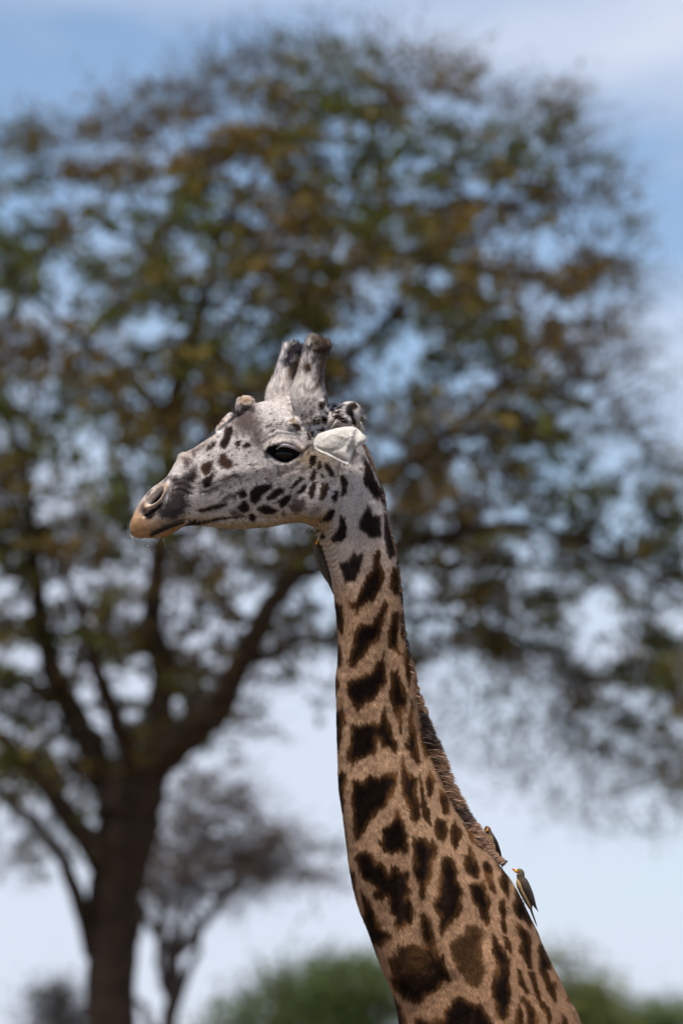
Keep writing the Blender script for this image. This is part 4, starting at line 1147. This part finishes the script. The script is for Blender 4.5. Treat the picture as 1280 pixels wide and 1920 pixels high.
edir = edir + en[ei] * rng.uniform(.1, .45, (9000, 1)) + .3 * rng.normal(size=(9000, 3)); edir /= np.linalg.norm(edir, axis=1, keepdims=True)
ec = np.array([.64, .61, .565]) * (1 + .16 * rng.normal(size=(9000, 1))).clip(.6, 1.3)
bv_, bf_, bn_, bc_ = blades(v[ei] + rng.normal(size=(9000, 3)) * .8, en[ei], edir, rng.uniform(1.5, 3.2, 9000), rng.uniform(.4, .7, 9000), ec)
fur_obj('ear_fur', bv_, bf_, bn_, bc_, m_fur, gir)
v2 = v.copy(); v2[:, 2] *= -1; v2[:, 0] += 34; v2[:, 1] -= 18
v2[:, 0] = 655 + (v2[:, 0] - 655) * .45; v2[:, 1] = 800 + (v2[:, 1] - 800) * .75
frame_mesh('ear', v2, f, m_ear, gir)
# stray hairs at ear tip, nape and brow
hv, hf = [], []
for i in range(150):
    if i < 60: b0 = np.array([rng.uniform(660, 684), 0, rng.uniform(-70, -50)]); b0[1] = 756 + (b0[0] - 660) * 1.2; d = np.array([rng.uniform(.3, 1.2), rng.uniform(-.9, .3), rng.normal() * .3])
    elif i < 90: b0 = np.array([rng.uniform(682, 687), rng.uniform(818, 830), rng.uniform(66, 76)]); d = np.array([.8, rng.normal() * .6, .2])
    else: b0 = np.array([rng.uniform(568, 592), rng.uniform(980, 994), rng.uniform(-14, 14)]); d = np.array([-.5 + rng.normal() * .3, .8, rng.normal() * .2])
    L_ = rng.uniform(4, 13) if i < 60 else rng.uniform(3, 7)
    hv += [b0 + (0, -.4, 0), b0 + (0, .4, 0), b0 + d * L_]; hf.append((3 * i, 3 * i + 1, 3 * i + 2))
frame_mesh('stray_hairs', np.array(hv), hf, mat('pale_stray_hair', (.5, .46, .44), .6), gir)['kind'] = 'stuff'

# ================================================================== oxpeckers
m_bb = mat('brown_feather', (.095, .072, .046), .8, noise=(140, .35), bump=(250, .5, .003))
m_wing = mat('dark_wing_feather', (.065, .050, .037), .75, noise=(120, .3), bump=(200, .5, .003))
m_buff = mat('buff_belly_feather', (.34, .22, .10), .85, noise=(150, .25), bump=(250, .5, .003))
m_yel = mat('yellow_bill', (.75, .36, .01), .45)
m_red = mat('red_bill_tip', (.55, .04, .02), .4)
m_beye = mat('bird_eye', (.5, .1, .02), .1)
m_leg = mat('grey_bird_leg', (.05, .045, .04), .7)
def lofted(rows, k=18, n=5):
    """rows u,v,w, radius in the frame plane, radius across"""
    P = catmull(rows, n); R = []
    a_ = np.linspace(0, 2 * np.pi, k, endpoint=False)
    for i, p in enumerate(P):
        t = P[min(i + 1, len(P) - 1), :2] - P[max(i - 1, 0), :2]; t /= np.linalg.norm(t) + 1e-9
        s_ = np.array([-t[1], t[0]])
        R.append(np.column_stack([p[0] + s_[0] * p[3] * np.cos(a_), p[1] + s_[1] * p[3] * np.cos(a_), p[2] + p[4] * np.sin(a_)]))
    m_ = len(R); v = np.vstack(R + [R[0].mean(0)[None], R[-1].mean(0)[None]])
    f = grid_faces(m_, k)
    c0 = np.array([[m_ * k, (j + 1) % k, j, m_ * k] for j in range(0)], int).reshape(-1, 4)
    return v, np.vstack([f, c0])
def bird(label, body_rows, belly_rows, wings, tail_rows, bill, tip, eyes, legs, group='oxpeckers on the giraffe', shift=0):
    if shift:
        mv = lambda R: [(q[0] + shift,) + tuple(q[1:]) for q in R]
        body_rows, belly_rows, tail_rows, bill, tip, eyes = map(mv, (body_rows, belly_rows, tail_rows, bill, tip, eyes)); wings = [mv(w) for w in wings]; legs = [mv(l) for l in legs]
    b = np.array(body_rows, float); c = b[:, :3].mean(0)
    root = empty('bird', frame_pts([c])[0])
    tag(root, label, 'bird', group)
    frame_mesh('body', *lofted(body_rows), m_bb, root)
    if belly_rows: frame_mesh('belly', *lofted(belly_rows), m_buff, root)
    for w in wings: frame_mesh('wing', *lofted(w, 14), m_wing, root)
    frame_mesh('tail', *lofted(tail_rows, 8), m_wing, root)
    if bill: frame_mesh('bill', *lofted(bill, 10), m_yel, root)
    if tip: frame_mesh('bill_tip', *lofted(tip, 10), m_red, root)
    for q in eyes:
        v, f = ellipsoid(q, (1.1, 1.1, 1.1), 0, 8, 10); frame_mesh('eye', v, f, m_beye, root)
    for l in legs: frame_mesh('leg', *lofted(l, 6), m_leg, root)
    return root
bird('oxpecker in full view with buff belly and dark wings on the giraffe back',
     [(972, 1635, 4, 1.5, 1.5), (974.5, 1634, 4, 6, 5), (978, 1637, 4, 7.6, 6.5), (979, 1645, 4, 7.5, 7), (981, 1655, 4, 8.6, 9), (985, 1667, 4, 8.6, 9.5), (991, 1682, 4, 6.4, 8), (997, 1696, 4, 4, 5), (999, 1705, 4, 1.2, 2)],
     [(974, 1646, 5, 2, 3), (976, 1656, 5, 6, 8), (981, 1669, 5, 6.2, 9), (988, 1684, 5, 5.2, 8), (995, 1699, 5, 3.4, 5), (998.5, 1708, 5, .8, 1.2)],
     [[(981, 1644, 11, 1.5, 1), (984, 1651, 13, 5.2, 2.2), (989, 1663, 13.5, 6.4, 2.6), (996, 1679, 11, 5.6, 2.4), (1003, 1694, 8, 3.4, 1.6), (1008, 1703, 6, 1.4, .8), (1012, 1709, 6, .3, .3)],
      [(983, 1644, -3, 1.5, 1), (986, 1651, -5, 5.2, 2.2), (991, 1663, -5.5, 6.4, 2.6), (998, 1679, -3, 5.6, 2.4), (1004, 1694, 0, 3.4, 1.6), (1008, 1702, 2, 1.4, .8), (1011, 1706, 3, .3, .3)]],
     [(996, 1696, 4, 3, 4), (999, 1708, 4, 2.2, 4), (1003, 1719, 4, 1.7, 4), (1007, 1730, 4, 1.2, 3), (1010, 1737, 4, .4, 2)],
     [(975, 1634.5, 4, 3.2, 3), (971.5, 1633.5, 4, 3.6, 3.4), (968, 1631.5, 4, 2.6, 2.2), (966.5, 1630.6, 4, 2.2, 1.8)], [(967, 1630.8, 4, 2.2, 1.8), (964.5, 1629.6, 4, 1.5, 1.2), (962, 1628.8, 4, .3, .3)],
     [(976, 1632.5, 8.6), (976, 1632.5, -.6)], [[(987, 1683, 9, .9, .9), (983, 1686, 9, .8, .8), (979, 1687, 9, .7, .7)], [(990, 1690, -1, .9, .9), (986, 1693, -1, .8, .8), (983, 1694, -1, .7, .7)]], shift=-3.5)
bird('oxpecker peeping out from behind the brown mane, only head and shoulder showing',
     [(914, 1550, -22, 1.5, 2), (916, 1555, -22, 6.2, 6), (919, 1562, -22, 6, 6.5), (923, 1572, -24, 8, 9), (929, 1586, -28, 9, 9), (934, 1600, -32, 6, 7), (937, 1612, -34, 2, 3)],
     [(918, 1564, -18, 2, 3), (921, 1574, -18, 6, 7), (927, 1588, -24, 6, 7), (932, 1600, -30, 2, 3)],
     [[(922, 1565, -20, 1.5, 1), (927, 1573, -18, 4.5, 2.4), (933, 1586, -22, 5, 2.4), (940, 1602, -28, 3, 1.5), (944, 1612, -32, .4, .4)]],
     [(934, 1602, -32, 2.5, 4), (940, 1616, -36, 2, 4), (946, 1630, -40, .6, 2)],
     [(914.5, 1557, -19, 3.0, 3), (916, 1557.5, -14, 3.2, 3), (917.5, 1557.5, -11, 2.2, 2)], [(918, 1555, -13, 2.0, 1.8), (919, 1554.5, -9, 1.6, 1.5), (919.5, 1555, -7, .3, .3)],
     [(913.5, 1553, -17)], [], shift=-3)
bird('dark oxpecker clinging to the giraffe throat with a bit of yellow bill showing',
     [(590, 1013, -14, 2, 2), (592, 1020, -14, 5.6, 6), (594, 1029, -14, 6.5, 7), (598, 1042, -12, 8.6, 9), (604, 1058, -10, 9.6, 9), (612, 1078, -8, 7, 8), (619, 1094, -6, 3.5, 5), (622, 1101, -6, .8, 2)],
     None,
     [[(597, 1033, -3, 1.5, 1), (600, 1042, -1, 6, 2.4), (606, 1058, 0, 7.6, 2.6), (613, 1078, -1, 5, 2), (619, 1093, -3, 2, 1), (622, 1100, -4, .3, .3)],
      [(594, 1035, -20, 1.5, 1), (598, 1044, -21, 6, 2.4), (603, 1060, -19, 7, 2.6), (611, 1080, -15, 5, 2), (618, 1094, -10, 2, 1), (621, 1100, -8, .3, .3)]],
     [(616, 1090, -7, 3, 4), (621, 1102, -7, 2, 4), (625, 1114, -8, .8, 3)],
     [(592, 1021, -8, 1.6, 2.5), (593.8, 1018, -7, 2.2, 3), (595.5, 1014, -6, 2.2, 2.4), (597, 1012, -6, 1.6, 1.8)], [(597, 1012, -6, 1.6, 1.6), (600, 1009, -6, .4, .4)],
     [(591, 1018, -8.6)], [[(604, 1060, -4, 1, 1), (611, 1060, -4, .9, .9)], [(608, 1070, -12, 1, 1), (615, 1069, -12, .9, .9)]])
v, f = ellipsoid((277, 1023, 4), (1.3, 1.6, 1.3), 0, 8, 10)
drop = frame_mesh('water_droplet', v, f, mat('clear_water', (.9, .9, .9), .05, spec=.8), None)
tag(drop, 'tiny pale water droplet falling below the giraffe lips', 'droplet')
